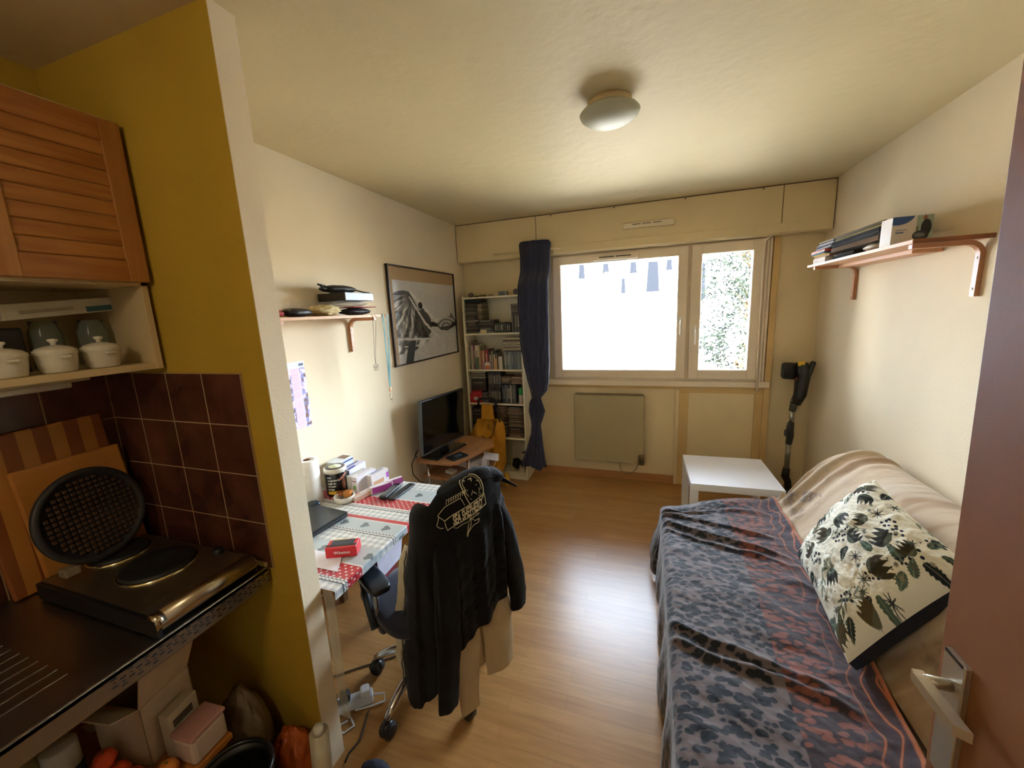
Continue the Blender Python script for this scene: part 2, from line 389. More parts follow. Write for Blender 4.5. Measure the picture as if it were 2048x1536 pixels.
MB().box(2.16, 2.545, DW - 0.012, DW - 0.006, 1.07, 2.04).build('pane', M_glass, sash2)
M_handle = mat('e9e2d4', 0.3)
for x, z, y, s in ((2.020, 1.50, DW - 0.045, sash), (2.124, 1.42, DW - 0.055, sash2)):
    b = MB(); b.box(x - 0.014, x + 0.014, y - 0.010, y, z - 0.035, z + 0.035, 0.004); b.tube([(x, y - 0.01, z), (x, y - 0.042, z), (x, y - 0.05, z - 0.012), (x, y - 0.05, z - 0.12)], [0.008, 0.008, 0.010, 0.009], 10)
    b.build('handle', M_handle, s, 'white plastic window handle')
b = MB(); b.box(1.285, 1.665, DW - 0.065, DW - 0.04, 2.045, 2.085, 0.008); b.mi = 1
for x0, x1 in ((1.34, 1.47), (1.485, 1.61)): b.box(x0, x1, DW - 0.0665, DW - 0.06, 2.068, 2.076)
b.build('trickle_vent', [M_upvc, M_dark], sash)
b = MB(); b.box(1.545, 1.945, DB - 0.024, DB - 0.002, 2.268, 2.315, 0.006); b.mi = 1
for x0, x1 in ((1.62, 1.685), (1.70, 1.765), (1.78, 1.845)): b.box(x0, x1, DB - 0.0255, DB - 0.02, 2.296, 2.301)
o = b.build('air_vent', [pmat('vent_plastic', 'e4d6b6', 0.4), M_dark]); tag(o, 'long cream slotted air vent on the panel above the window', 'vent')
# shutter strap channel and crank rod on the right of the window
b = MB(); b.box(2.628, 2.640, DW - 0.035, DW - 0.02, 0.95, 2.12); b.box(2.650, 2.668, DW - 0.03, DW - 0.01, 0.96, 2.12, 0.003); struct(b, 'trim_6', M_upvc)
b = MB(); b.tube([(2.600, DW - 0.10, 2.09), (2.596, DW - 0.085, 2.02), (2.602, DW - 0.075, 1.30), (2.605, DW - 0.07, 1.27)], 0.0055, 8); b.tube([(2.605, DW - 0.07, 1.30), (2.606, DW - 0.068, 1.10), (2.618, DW - 0.065, 0.90)], 0.008, 8); b.tube([(2.64, DB + 0.03, 2.13), (2.60, DW - 0.10, 2.09)], 0.006, 8)
o = b.build('shutter_crank', M_upvc); tag(o, 'thin white crank rod hanging beside the small window pane', 'crank rod')

# ------------------------------------------------------------------ outside
struct(MB().box(-14, 20, DW + 0.3, 26, -1.6, -1.5), 'ground_outside', mat('aba090', 0.9, var=0.1, scale=1.0))
b = MB(); b.box(-14, 8.4, 26, 30, -1.5, 9); b.mi = 1
rng = random.Random(4)
for x, z, w, h in ((-.71, 3.55, .42, .75), (.92, 3.62, .42, .65), (2.05, 2.45, .75, 1.75), (2.95, 3.65, .35, .6), (.34, 2.45, .26, .9), (-2.2, 3.5, .4, .9), (4.6, 1.9, .7, 2.0)):
    b.prism([(x - w * .5, 25.98, z), (x + w * .5, 25.98, z), (x + w * .36, 25.98, z + h), (x - w * .36, 25.98, z + h)], (0, -0.12, 0))
b.mi = 2
for k in range(12): b.box(4.4, 7.4, 25.9, 26.0, -1.0 + k * 0.62, -0.86 + k * 0.62)
bd = b.build('apartment_building', [mat('cddbf2', 0.8), mat('0d1016', 0.8, spec=0.1), mat('5a5c60', 0.7)]); tag(bd, 'pale sunlit building with grey openings beyond the window', 'building')
t = thing('garden_tree', 'leafy green tree outside the small right window pane', 'tree', (3.95, 10.5, -1.5))
b = MB(); b.tube([(3.95, 10.5, -1.5), (3.9, 10.4, -.5), (4.0, 10.6, 1), (3.95, 10.5, 3.2)], [.22, .18, .12, .04], 8)
for k in range(26):
    z = rng.uniform(-.8, 3.0); a = rng.uniform(0, 6.28); r = rng.uniform(.4, 1.1)
    b.tube([(3.95, 10.5, z), (3.95 + r * .5 * math.cos(a), 10.5 + r * .5 * math.sin(a), z + .35), (3.95 + r * math.cos(a), 10.5 + r * math.sin(a), z + .5)], [.05, .03, .01], 5)
b.build('trunk', wood('bark', '4b3a2a', '6b5640', 'z'), t)
b = MB(); vs, fs = [], []
for k in range(14000):
    while True:
        p = Vector((rng.uniform(-1, 1), rng.uniform(-1, 1), rng.uniform(-1, 1)))
        if p.length < 1: break
    if vn(p.x * 3 + 9, p.y * 3 + 9, p.z * 3.5 + 9) < 0.0: continue
    c = Vector((3.95, 10.5, 1.3)) + Vector((p.x * 1.15, p.y * 1.15, p.z * 2.5)); a = Vector((rng.uniform(-1, 1), rng.uniform(-1, 1), rng.uniform(-1, 1))).normalized(); q = a.orthogonal().normalized(); s = rng.uniform(.03, .065)
    i = len(vs); vs += [c - a * s, c + q * s * .45, c + a * s, c - q * s * .45]; fs.append((i, i + 1, i + 2, i + 3))
b.raw(vs, fs); b.build('foliage', mat('0f150c', 0.7, spec=0.1, var=0.3, scale=3), t)
# ------------------------------------------------------------------ kitchen corner
M_pine = wood('orange_pine', '8f5420', 'ad7434', 'y', 2.2, 0.42, 1.5)
M_pinev = wood('orange_pine_upright', '98602a', 'b07c3c', 'z', 2.2, 0.42, 1.0)
M_carc = pmat('cabinet_laminate', 'cdb78b', 0.5, var=0.04)
# tiled splashback (shell)
b = MB(); b.mi = 1; b.box(XK, 0.562, YP - 0.0067, YP, 0.82, 1.49); b.box(XK, XK + 0.0067, -0.6, YP, 0.82, 1.49); b.mi = 0
for r in range(4):
    z1 = 1.488 - r * 0.168; z0 = max(z1 - 0.1655, 0.822)
    for c in range(4): b.box(0.5605 - (c + 1) * 0.1745 + 0.003, 0.5605 - c * 0.1745, YP - 0.0075, YP - 0.002, z0, z1, 0.002)
    for c in range(9): b.box(XK + 0.002, XK + 0.0075, YP - 0.01 - (c + 1) * 0.1745 + 0.003, YP - 0.01 - c * 0.1745, z0, z1, 0.002)
struct(b, 'trim_7', [tile_mat('brown_glazed_tile'), mat('a5875c', 0.8)])

# wall cabinet with an open shelf
t = thing('wall_cabinet', 'pale wall cabinet with orange slatted pine doors over an open shelf', 'cabinet', (0.06, 0.59, 1.50))
b = MB(); b.box(XK, 0.228, 0.26, 0.918, 2.232, 2.250, 0.001); b.box(XK, 0.228, 0.26, 0.918, 1.772, 1.788, 0.001); b.box(XK, 0.225, 0.26, 0.918, 1.508, 1.528, 0.002)
b.box(XK, 0.228, 0.900, 0.918, 1.508, 2.25, 0.001); b.box(XK, 0.228, 0.26, 0.276, 1.508, 2.25, 0.001); b.box(XK + 0.001, XK + 0.008, 0.27, 0.91, 1.51, 2.24)
b.build('body', M_carc, t)
for y0, y1 in ((0.262, 0.587), (0.592, 0.917)):
    b = MB(); z0, z1 = 1.782, 2.240
    for a, c in ((y0, y0 + 0.052), (y1 - 0.052, y1)): b.box(0.230, 0.252, a, c, z0, z1, 0.003)
    d = b.build('door', M_pinev, t)
    for za in (z0, z1 - 0.062): MB().box(0.230, 0.2515, y0 + 0.05, y1 - 0.05, za, za + 0.062, 0.003).build('door_rail', M_pine, d)
    b = MB(); nsl = 8; h = (z1 - z0 - 0.124) / nsl
    for k in range(nsl):
        za = z0 + 0.062 + k * h
        b.prism([(0.2335, y0 + 0.05, za + 0.002), (0.2335, y0 + 0.05, za + h), (0.2445, y0 + 0.05, za + h), (0.2485, y0 + 0.05, za + 0.004), (0.2455, y0 + 0.05, za + 0.001)], (0, y1 - y0 - 0.10, 0))
    b.build('slat_panel', M_pine, d)
# under-cabinet lamp
t = thing('strip_light', 'slim white strip light fixed under the wall cabinet', 'lamp', (0.11, 0.6, 1.475))
b = MB(); b.box(0.085, 0.13, 0.35, 0.775, 1.492, 1.508, 0.003); b.build('lamp_body', mat('b9ab86', 0.5), t)
b = MB(); b.tube([(0.108, 0.37, 1.484), (0.108, 0.735, 1.484)], 0.010, 12); b.build('tube', mat('f2ecd8', 0.3), t)
# pots on the open shelf
for i, (x, y, lb) in enumerate(((0.165, 0.797, 'small white lidded pot on the open shelf, nearest the yellow wall'), (0.168, 0.697, 'small white lidded pot on the open shelf, middle of three'), (0.170, 0.598, 'small white lidded pot on the open shelf, cut by the photo edge'))):
    if i == 0:
        t = thing('lidded_pot', lb, 'pot', (x, y, 1.5285), 0.25, group='white lidded pots on the open shelf')
        M_por = pmat('white_porcelain', 'd9d3c0', 0.2, coat=0.3)
        b = MB(); z = 1.5285
        b.lathe([(0, 0), (0.034, 0), (0.037, 0.004), (0.041, 0.030), (0.043, 0.050), (0.045, 0.053), (0.045, 0.057), (0.040, 0.057), (0.038, 0.03), (0, 0.008)], (x, y, z), 40)
        for a in (0, math.pi): b.box(x + 0.047 * math.cos(a) - .006, x + 0.047 * math.cos(a) + .006, y - .012, y + .012, z + .040, z + .048, .003)
        b.build('pot_body', M_por, t)
        b = MB(); b.lathe([(0.044, 0.0575), (0.044, 0.061), (0.036, 0.069), (0.015, 0.076), (0, 0.077)], (x, y, z), 40); l = b.build('lid', M_por, t)
        b = MB(); b.lathe([(0.0, 0.075), (0.006, 0.076), (0.006, 0.083), (0.011, 0.088), (0.011, 0.093), (0, 0.095)], (x, y, z), 20); b.build('knob', M_por, l)
    else:
        c = copy_thing(t); c.location = (x, y, 1.5285); c['label'] = lb
# jars and dark box behind the pots, foil box across them
M_clear = pmat('clear_glass', 'dfe6de', 0.08, trans=0.9)
M_clear.node_tree.nodes['Principled BSDF'].inputs['IOR'].default_value = 1.15
for i, (x, y) in enumerate(((0.02, 0.745), (0.03, 0.850))):
    if i == 0:
        b = MB(); b.lathe([(0, 0), (0.033, 0), (0.036, 0.006), (0.037, 0.11), (0.030, 0.128), (0.030, 0.146), (0.027, 0.146), (0.027, 0.125), (0.034, 0.108), (0.033, 0.01), (0, 0.008)], (x, y, 1.5285), 28)
        j = b.build('glass_jar', M_clear); tag(j, 'empty clear glass jar behind the pots, second from the yellow wall', 'jar', 'glass jars behind the pots')
    else:
        c = j.copy(); C.objects.link(c); c.location.x += x - 0.02; c.location.y += y - 0.745; c['label'] = 'empty clear glass jar in the shelf corner by the yellow wall'
o = MB().box(-0.06, 0.05, 0.575, 0.690, 1.5285, 1.658, 0.006).build('tin', mat('1d1a18', 0.4, var=0.2)); tag(o, 'black box standing behind the white pots', 'box')
b = MB(); M = Matrix.Rotation(R_(9), 4, 'X')
T = Matrix.Translation((0.055, 0.775, 1.712)) @ Matrix.Rotation(R_(5), 4, 'Z') @ Matrix.Rotation(R_(6), 4, 'X')
b.box(-0.024, 0.024, -0.135, 0.125, -0.022, 0.022, 0.002, T); b.mi = 1; b.box(0.0242, 0.0248, 0.05, 0.118, -0.018, -0.002, 0, T); b.mi = 2; b.box(0.0242, 0.0248, -0.10, 0.02, -0.008, 0.002, 0, T)
o = b.build('foil_box', [paper('c9c6b4'), mat('3f6f86', 0.5), mat('a8a08c', 0.6)]); tag(o, 'long white foil carton with a blue corner lying across the glass jars', 'box')

# steel counter with draining ribs and perforated front strip
t = thing('sink_counter', 'brushed steel kitchen counter with ribs and a perforated front edge', 'counter', (0.21, 0.1, 0.765))
b = MB(); b.box(XK, 0.545, -0.7, YP - 0.009, 0.812, 0.830, 0.004); b.box(0.525, 0.545, -0.7, YP - 0.010, 0.765, 0.8295, 0.004); b.build('worktop', M_steel, t)
b = MB()
for k in range(9): b.box(0.09 + k * 0.042, 0.104 + k * 0.042, -0.5, 0.47, 0.829, 0.8325, 0.0015)
b.build('draining_ribs', M_steel, t)
b = MB(); rng = random.Random(2)
for k in range(26):
    y = 0.915 - k * 0.0165
    for r, z in enumerate((0.782, 0.792, 0.802, 0.812)):
        if (k // 1) % 2 == r % 2: b.box(0.5448, 0.5458, y - 0.006, y + 0.006, z - 0.0022, z + 0.0022, 0.0006, seg=1)
        elif r in (1, 2): b.box(0.5448, 0.5458, y - 0.002, y + 0.002, z - 0.002, z + 0.002, 0.0006, seg=1)
b.build('perforation', mat('1a1714', 0.6), t)
b = MB(); b.box(XK + 0.008, 0.548, YP - 0.020, YP - 0.008, 0.830, 0.846, 0.005); b.build('edge_seal', mat('9d8a5c', 0.6), t)
b = MB(); b.box(XK + 0.01, 0.50, -0.7, -0.02, 0.0, 0.812, 0.002); b.build('base_unit', M_carc, t)

# chopping boards leaning on the tiles
def striped(name, cols, w, axis='y'):
    m = bpy.data.materials.new(name); m.use_nodes = True; n = m.node_tree; bb = n.nodes['Principled BSDF']; bb.inputs['Roughness'].default_value = 0.5
    tcn = n.nodes.new('ShaderNodeTexCoord'); s = n.nodes.new('ShaderNodeSeparateXYZ'); ma = n.nodes.new('ShaderNodeMath'); ma.operation = 'MULTIPLY'; ma.inputs[1].default_value = 1 / w
    fr = n.nodes.new('ShaderNodeMath'); fr.operation = 'PINGPONG'; fr.inputs[1].default_value = 1.0; r = n.nodes.new('ShaderNodeValToRGB'); r.color_ramp.interpolation = 'CONSTANT'
    r.color_ramp.elements[0].color = lin(cols[0]); r.color_ramp.elements[1].color = lin(cols[1]); r.color_ramp.elements[1].position = 0.5
    n.links.new(tcn.outputs['Object'], s.inputs[0]); n.links.new(s.outputs[axis.upper()], ma.inputs[0]); n.links.new(ma.outputs[0], fr.inputs[0]); n.links.new(fr.outputs[0], r.inputs[0]); n.links.new(r.outputs[0], bb.inputs['Base Color'])
    return m
T = Matrix.Translation((-0.072, 0.735, 0.832)) @ Matrix.Rotation(R_(-3.2), 4, 'Y') @ Matrix.Rotation(R_(2.0), 4, 'X')
o = MB().box(-0.012, 0.006, -0.165, 0.160, 0.006, 0.515, 0.006, T).build('chopping_board', striped('striped_board_wood', ('8a4c1e', 'b87a34'), 0.036)); tag(o, 'tall striped wooden chopping board leaning on the brown tiles', 'chopping board')
T = Matrix.Translation((-0.038, 0.770, 0.834)) @ Matrix.Rotation(R_(-4.6), 4, 'Y') @ Matrix.Rotation(R_(1.5), 4, 'X')
o = MB().box(-0.011, 0.007, -0.135, 0.133, 0.0, 0.398, 0.006, T).build('chopping_board', wood('plain_board_wood', 'b0702c', 'c48438', 'y', 2)); tag(o, 'plain orange chopping board in front of the striped one', 'chopping board')

# electric double hot plate
M_blk = pmat('black_enamel', '17181b', 0.35, var=0.1)
t = thing('hot_plate', 'steel tabletop cooker with two black round plates', 'cooker', (0.25, 0.74, 0.8305))
rim = [(x, z) for x, z in ((-0.012, 0.836), (0.50, 0.836), (0.53, 0.842), (0.547, 0.856), (0.550, 0.872), (0.540, 0.888), (0.520, 0.895), (0.49, 0.893), (0.46, 0.889), (-0.012, 0.889))]
b = MB(); b.prism([(x, 0.612, z) for x, z in rim], (0, 0.272, 0)); b.build('casing', pmat('warm_steel', '9a9080', 0.42, 1.0), t)
b = MB(); b.box(-0.014, 0.545, 0.600, 0.612, 0.834, 0.886, 0.003); b.box(-0.014, 0.535, 0.884, 0.892, 0.834, 0.884, 0.003)
for x in (0.02, 0.47):
    for y in (0.64, 0.86): b.box(x - .015, x + .015, y - .015, y + .015, 0.8305, 0.837)
b.build('side_panel', M_blk, t)
b = MB(); b.tube([(0.524, 0.626, 0.871), (0.524, 0.880, 0.871)], 0.0262, 28); b.build('front_roll', pmat('satin_steel', 'b5ab98', 0.28, 1.0), t)
b = MB(); b.tube([(0.524, 0.601, 0.871), (0.524, 0.624, 0.871)], 0.0255, 24); b.build('end_cap', pmat('polished_cap', 'b0a796', 0.2, 1.0), t)
for x, y, r in ((0.055, 0.775, 0.078), (0.275, 0.765, 0.098)):
    b = MB(); b.lathe([(r + .006, 0.0), (r + .005, 0.005), (r, 0.006), (r - .001, 0.001)], (x, y, 0.889), 48); rg = b.build('plate_ring', pmat('bright_rim', 'd8cfa8', 0.15, 1.0), t)
    b = MB(); b.lathe([(r - .001, 0.0), (r - .002, 0.012), (r - .007, 0.015), (0.02, 0.015), (0.018, 0.013), (0, 0.013)], (x, y, 0.889), 48); b.build('heating_plate', mat('1b1c1e', 0.5, var=0.15), rg)
b = MB(); b.lathe([(0.016, 0), (0.016, 0.012), (0.012, 0.018), (0, 0.018)], (0.40, 0.868, 0.8885), 20); b.box(0.386, 0.414, 0.865, 0.871, 0.90, 0.912, 0.002); b.build('control_knob', M_blk, t)
# waffle iron lid standing behind
t = thing('waffle_iron', 'dark round waffle iron half standing open against the chopping boards', 'waffle iron', (0.03, 0.735, 0.905))
Rm = Matrix.Rotation(R_(12), 3, 'Z') @ Matrix.Rotation(R_(80), 3, 'Y') @ Matrix.Rotation(R_(0), 3, 'Z')
cc = Vector((0.052, 0.738, 1.055))
b = MB(); b.lathe([(0, -0.016), (0.135, -0.016), (0.150, -0.008), (0.152, 0.004), (0.146, 0.009), (0.136, 0.009), (0.132, 0.001), (0, 0.001)], cc, 64, Rm); b.build('lid', mat('2b2c2f', 0.45, var=0.15), t)
b = MB(); M4 = Matrix.Translation(cc) @ Rm.to_4x4(); s = 0.0165
for i in range(-8, 9):
    for j in range(-8, 9):
        if math.hypot(i * s, j * s) < 0.123: b.box(i * s - s * .33, i * s + s * .33, j * s - s * .33, j * s + s * .33, 0.0, 0.008, 0.0015, M4, seg=1)
b.build('waffle_grid', mat('4a3322', 0.42, var=0.25), t)
b = MB(); b.box(0.06, 0.10, 0.625, 0.662, 0.905, 0.930, 0.004); b.build('hinge', mat('857a66', 0.4), t)

# shelf below the counter and what stands on it
t = thing('low_shelf', 'orange wooden shelf board under the steel counter', 'shelf', (0.2, 0.45, 0.0))
b = MB(); b.box(-0.08, 0.50, 0.0, 0.745, 0.325, 0.345, 0.003); b.build('board', wood('orange_shelf_wood', '9a5a20', 'b8752f', 'y'), t)
for x in (-0.06, 0.46):
    for y in (0.03, 0.70): MB().box(x, x + 0.03, y, y + 0.03, 0, 0.325, 0.002).build('leg', M_pinev, t)
b = MB(); T = Matrix.Translation((0.262, 0.660, 0.346)) @ Matrix.Rotation(R_(10), 4, 'Z')
for q in ((-.09, .09, -.075, -.072, 0, .20), (-.09, .09, .072, .075, 0, .20), (-.09, -.087, -.075, .075, 0, .2), (.087, .09, -.075, .075, 0, .2), (-.09, .09, -.075, .075, 0, .004)): b.box(*q, 0, T)
b.prism([T @ Vector(p) for p in ((.088, -.075, .20), (.088, .075, .20), (.135, .085, .325), (.135, -.085, .325))], T.to_3x3() @ Vector((-.003, 0, .001)))
b.prism([T @ Vector(p) for p in ((-.09, -.075, .20), (.09, -.075, .20), (.10, -.15, .24), (-.08, -.15, .24))], T.to_3x3() @ Vector((0, .002, .003)))
o = b.build('carton', paper('c9b49c')); tag(o, 'open white carton with raised flap under the steel counter', 'box')
b = MB(); T = Matrix.Translation((0.412, 0.710, 0.346)) @ Matrix.Rotation(R_(10), 4, 'Z')
b.box(-.050, -.012, -.07, .02, .0, .15, .004, T)
b.mi = 1; b.box(-.0118, -.0112, -.06, .0, .10, .125, 0, T)
o = b.build('tea_box', [paper('bfb29c'), mat('4a453e', 0.6)]); tag(o, 'small cream packet with dark print under the counter', 'packet')
b = MB(); T = Matrix.Translation((0.452, 0.690, 0.346)) @ Matrix.Rotation(R_(4), 4, 'Z')
b.box(-.042, .042, -.055, .05, 0, .085, .012, T); b.mi = 1; b.box(-.044, .044, -.058, .053, .085, .098, .006, T)
o = b.build('plastic_tub', [mat('cbb4a4', 0.3), mat('b9877d', 0.35)]); tag(o, 'pale plastic tub with a pink lid on the low shelf', 'tub')
def fruit(x, y, z, r, col, lb, nm='orange'):
    b = MB(); b.lathe([(0, -r * .93), (r * .35, -r * .90), (r * .72, -r * .68), (r, 0), (r * .75, r * .66), (r * .35, r * .90), (r * .08, r * .93), (0, r * .90)], (x, y, z), 24); b.mi = 1
    b.lathe([(0, r * .90), (.004, r * .91), (.004, r * .95), (0, r * .96)], (x, y, z), 8)
    return tag(b.build(nm, [pmat('peel_' + col, col, 0.4, bump=0.25, bscale=300), mat('4f5a26', 0.6)]), lb, 'fruit', 'fruit on the low shelf')
fruit(0.445, 0.598, 0.372, 0.027, 'd9822b', 'bright orange fruit on the shelf board, apart from the red ones')
for x, y, z, lb in ((0.372, 0.552, 0.374, 'red orange fruit on the low shelf, next to the bright orange one'), (0.312, 0.550, 0.374, 'red orange fruit on the low shelf, farthest back of the pile'), (0.252, 0.535, 0.374, 'red orange fruit on the low shelf, beside the white can'), (0.283, 0.540, 0.420, 'red orange fruit topping the pile on the low shelf'), (0.340, 0.497, 0.374, 'red orange fruit on the low shelf, nearest the front edge')):
    fruit(x, y, z, 0.028, 'd4481f', lb)
b = MB(); b.lathe([(0, 0), (.036, 0), (.038, .004), (.038, .13), (.034, .135), (0, .135)], (0.170, 0.500, 0.346), 32); b.mi = 1; b.lathe([(.0384, .004), (.0386, .055), (.0384, .060)], (0.170, 0.500, 0.346), 32)
o = b.build('can', [mat('cfcac0', 0.35), mat('39557e', 0.4)]); tag(o, 'white can with a blue foot on the low shelf', 'can')
b = MB(); b.sphere((0.095, 0.625, 0.414), (.050, .045, .066), 20, Matrix.Rotation(R_(20), 3, 'X')); b.mi = 1; b.sphere((0.107, 0.612, 0.419), (.043, .038, .030), 16)
o = b.build('snack_packet', [mat('a32a24', 0.35), mat('c9b9ae', 0.4)]); tag(o, 'red and white snack packet behind the white can', 'packet')
b = MB(); b.sphere((0.07, 0.455, 0.39), (.045, .045, .044), 16); o = b.build('paper_bag', mat('d8cfa0', 0.6)); tag(o, 'pale yellow bag at the low left corner of the photo', 'bag')
# bins and bags on the floor
t = thing('pedal_bin', 'round black bin standing by the yellow wall', 'bin', (0.60, 0.665, 0))
b = MB(); b.lathe([(0, 0), (.085, 0), (.092, .01), (.104, .29), (.108, .300), (.108, .310), (.099, .310), (.097, .28), (.08, .02), (0, .015)], (0.60, 0.665, 0), 48); b.build('bucket', mat('121314', 0.4), t)
b = MB(); b.lathe([(.104, .31), (.110, .315), (.110, .322), (.100, .326), (.098, .318)], (0.60, 0.665, 0), 48); b.build('rim', mat('1b1c1d', 0.25), t)
def lumpy(name, c, r, col, lb, cat, rough=0.5, seed=0, amp=0.18, fr=9, n=48, cols=None, M=None, sheen=0.0):
    th = np.linspace(0, 2 * np.pi, n, endpoint=False)[:, None]; ph = np.linspace(-np.pi / 2, np.pi / 2, n // 2)[None, :]
    x, y, z = np.cos(ph) * np.cos(th), np.cos(ph) * np.sin(th), np.sin(ph) + 0 * th
    k = 1 + amp * fbm(x * fr / 3 + seed, y * fr / 3 + seed, z * fr / 3 + seed)
    Pn = np.stack([c[0] + r[0] * x * k, c[1] + r[1] * y * k, np.maximum(c[2] + r[2] * z * k, c[2] - r[2])], -1)
    o = sheet(name, Pn, mat(col, rough, bump=0.3, bscale=60, sheen=sheen) if isinstance(col, str) else col, None, cols, close_u=True); return tag(o, lb, cat)
lumpy('carrier_bag', (0.41, 0.838, 0.19), (0.095, 0.065, 0.19), '6b5a44', 'dull brown plastic bag slumped against the yellow wall', 'bag', 0.4, 3)
lumpy('carrier_bag', (0.60, 0.862, 0.13), (0.075, 0.055, 0.13), 'b5561e', 'crumpled orange bag at the foot of the yellow wall', 'bag', 0.35, 5, 0.3)
b = MB(); b.tube([(0.70, 0.87, 0.0), (0.725, 0.865, 0.28)], [.032, .030], 20); b.mi = 1; b.tube([(0.725, 0.865, 0.28), (0.727, 0.864, 0.305)], [.018, .016], 16)
o = b.build('bottle', [mat('c7bda6', 0.3), mat('cfcabb', 0.4)]); tag(o, 'off-white bottle standing at the end of the yellow wall', 'bottle')
# ------------------------------------------------------------------ left wall: desk and what lies on it
DZ = 0.70; DX0, DX1, DY0, DY1 = 0.016, 0.712, 1.012, 1.880
t = thing('desk', 'small writing desk under the patterned oilcloth by the left wall', 'desk', (0.36, 1.45, 0))
b = MB(); b.box(DX0, DX1 - 0.004, DY0 + 0.002, DY1 - 0.004, DZ - 0.026, DZ - 0.002, 0.002); b.build('top', wood('desk_wood', '8a5f38', 'a87a4a', 'y'), t)
b = MB(); b.box(DX0 + 0.03, DX1 - 0.05, DY1 - 0.05, DY1 - 0.03, 0.60, DZ - 0.026); b.box(DX1 - 0.06, DX1 - 0.04, DY0 + 0.05, DY1 - 0.05, 0.64, DZ - 0.026); b.build('apron', wood('desk_apron', '7b5430', '94693c', 'y'), t)
for x in (DX0 + 0.05, DX1 - 0.30):
    for y in (DY0 + 0.04, DY1 - 0.20): MB().box(x - .018, x + .018, y - .018, y + .018, 0, DZ - 0.026, 0.002).build('leg', mat('6e5130', 0.5), t)

def cloth_cols(X, Y):
    """stripes of the oilcloth, X and Y in metres on the desk top"""
    red, gry, wht, dk, hrt = L3('b8323a'), L3('b9c3c6'), L3('e2e2dc'), L3('5b6168'), L3('6d767b')
    n = X.shape; out = np.empty(n + (3,)); out[:] = gry
    def ging(X, Y):
        s = 0.016; a = (np.floor(X / s) % 2); c = (np.floor(Y / s) % 2); return mixc(L3('e9e9e4'), L3('b4b8ba'), (a + c) / 2)
    def hearts(X, Y, yc, pitch=0.115, sz=0.028):
        u = ((X / pitch) % 1 - 0.5) * pitch / sz; v = (Y - yc) / sz
        # heart lying on its side: its tip points to +x
        q = np.where(u < 0.1, np.hypot(u + 0.15, np.abs(v) - 0.36) < 0.42, np.abs(v) < 0.82 * (1.0 - u) * 0.9)
        return (q & (np.abs(u) < 1.0)).astype(float)
    def lace(X, Y, y0, y1):
        s = 0.018; u = (X / s) % 1 - 0.5; m = (Y > y0 + (y1 - y0) * (0.55 - 0.30 * np.sqrt(np.clip(1 - 4 * u * u, 0, 1)))); return mixc(dk, wht, m.astype(float) * ((np.abs(np.hypot(u, (Y - y1) / s) - 0.5)) > 0.12))
    def band(y0, y1, c): m = (Y >= y0) & (Y < y1); out[m] = np.broadcast_to(c, n + (3,))[m]
    g = ging(X, Y)
    band(1.80, 3, g); band(1.68, 1.80, mixc(gry, hrt, hearts(X + .03, Y, 1.742)))
    band(1.672, 1.68, wht)
    s = 0.030; row = np.floor((Y - 1.585) / (s * .5)); u = ((X + row * s * .5) / s) % 1 - 0.5; v = ((Y - 1.585) / (s * .5)) % 1 - 0.5; dots = (np.hypot(u * s, v * s * .5) < 0.0042).astype(float)
    band(1.585, 1.672, mixc(red, wht, dots)); band(1.578, 1.585, wht); band(1.553, 1.578, lace(X, Y, 1.553, 1.578)); band(1.485, 1.553, g)
    band(1.460, 1.485, red); band(1.455, 1.46, wht); band(1.375, 1.455, mixc(gry, hrt, hearts(X, Y, 1.415)))
    band(1.350, 1.375, lace(X, Y, 1.350, 1.375)); band(1.270, 1.350, g); band(1.160, 1.270, mixc(gry, hrt, hearts(X + .05, Y, 1.215)))
    band(1.153, 1.16, wht); band(1.075, 1.153, mixc(red, wht, dots)); band(1.050, 1.075, lace(X, Y, 1.050, 1.075)); band(1.012, 1.050, g); band(0, 1.012, red)
    return out
M_oil = attr_mat('oilcloth', 0.28, spec=0.5, coat=0.25)
# profile across the desk: from the wall, over the top, over the front edge and down
def prof(n_top, n_drop, w, drop, r=0.006):
    s = np.concatenate([np.linspace(0, w - r, n_top), w - r + np.linspace(0, 1, 6)[1:] * r * 1.57, w - r + r * 1.57 + np.linspace(0, 1, n_drop)[1:] * drop])
    x = np.where(s < w - r, s, np.where(s < w - r + r * 1.57, w - r + r * np.sin(np.clip((s - w + r) / r, 0, 1.57)), w)); z = np.where(s < w - r, 0, np.where(s < w - r + r * 1.57, -r * (1 - np.cos(np.clip((s - w + r) / r, 0, 1.57))), -r - (s - (w - r + r * 1.57))))
    return s, x, z
s, px, pz = prof(330, 16, DX1 - 0.006 + 0.008, 0.030)
yy = np.linspace(DY0, DY1, 430); S, Y = np.meshgrid(s, yy, indexing='ij'); X = DX0 - 0.008 + np.repeat(px[:, None], len(yy), 1); Z = DZ + np.repeat(pz[:, None], len(yy), 1)
Z = Z + 0.0015 * np.clip(fbm(S * 14, Y * 14), 0, 1) * (pz[:, None] > -0.001); X = X + 0.004 * fbm(Y * 30, S * 9) * (pz[:, None] < -0.008)
cl = sheet('tablecloth', np.stack([X, Y, Z], -1), M_oil, None, cloth_cols(S, Y)); tag(cl, 'glossy striped tablecloth with red dots, hearts and gingham on the desk', 'tablecloth')
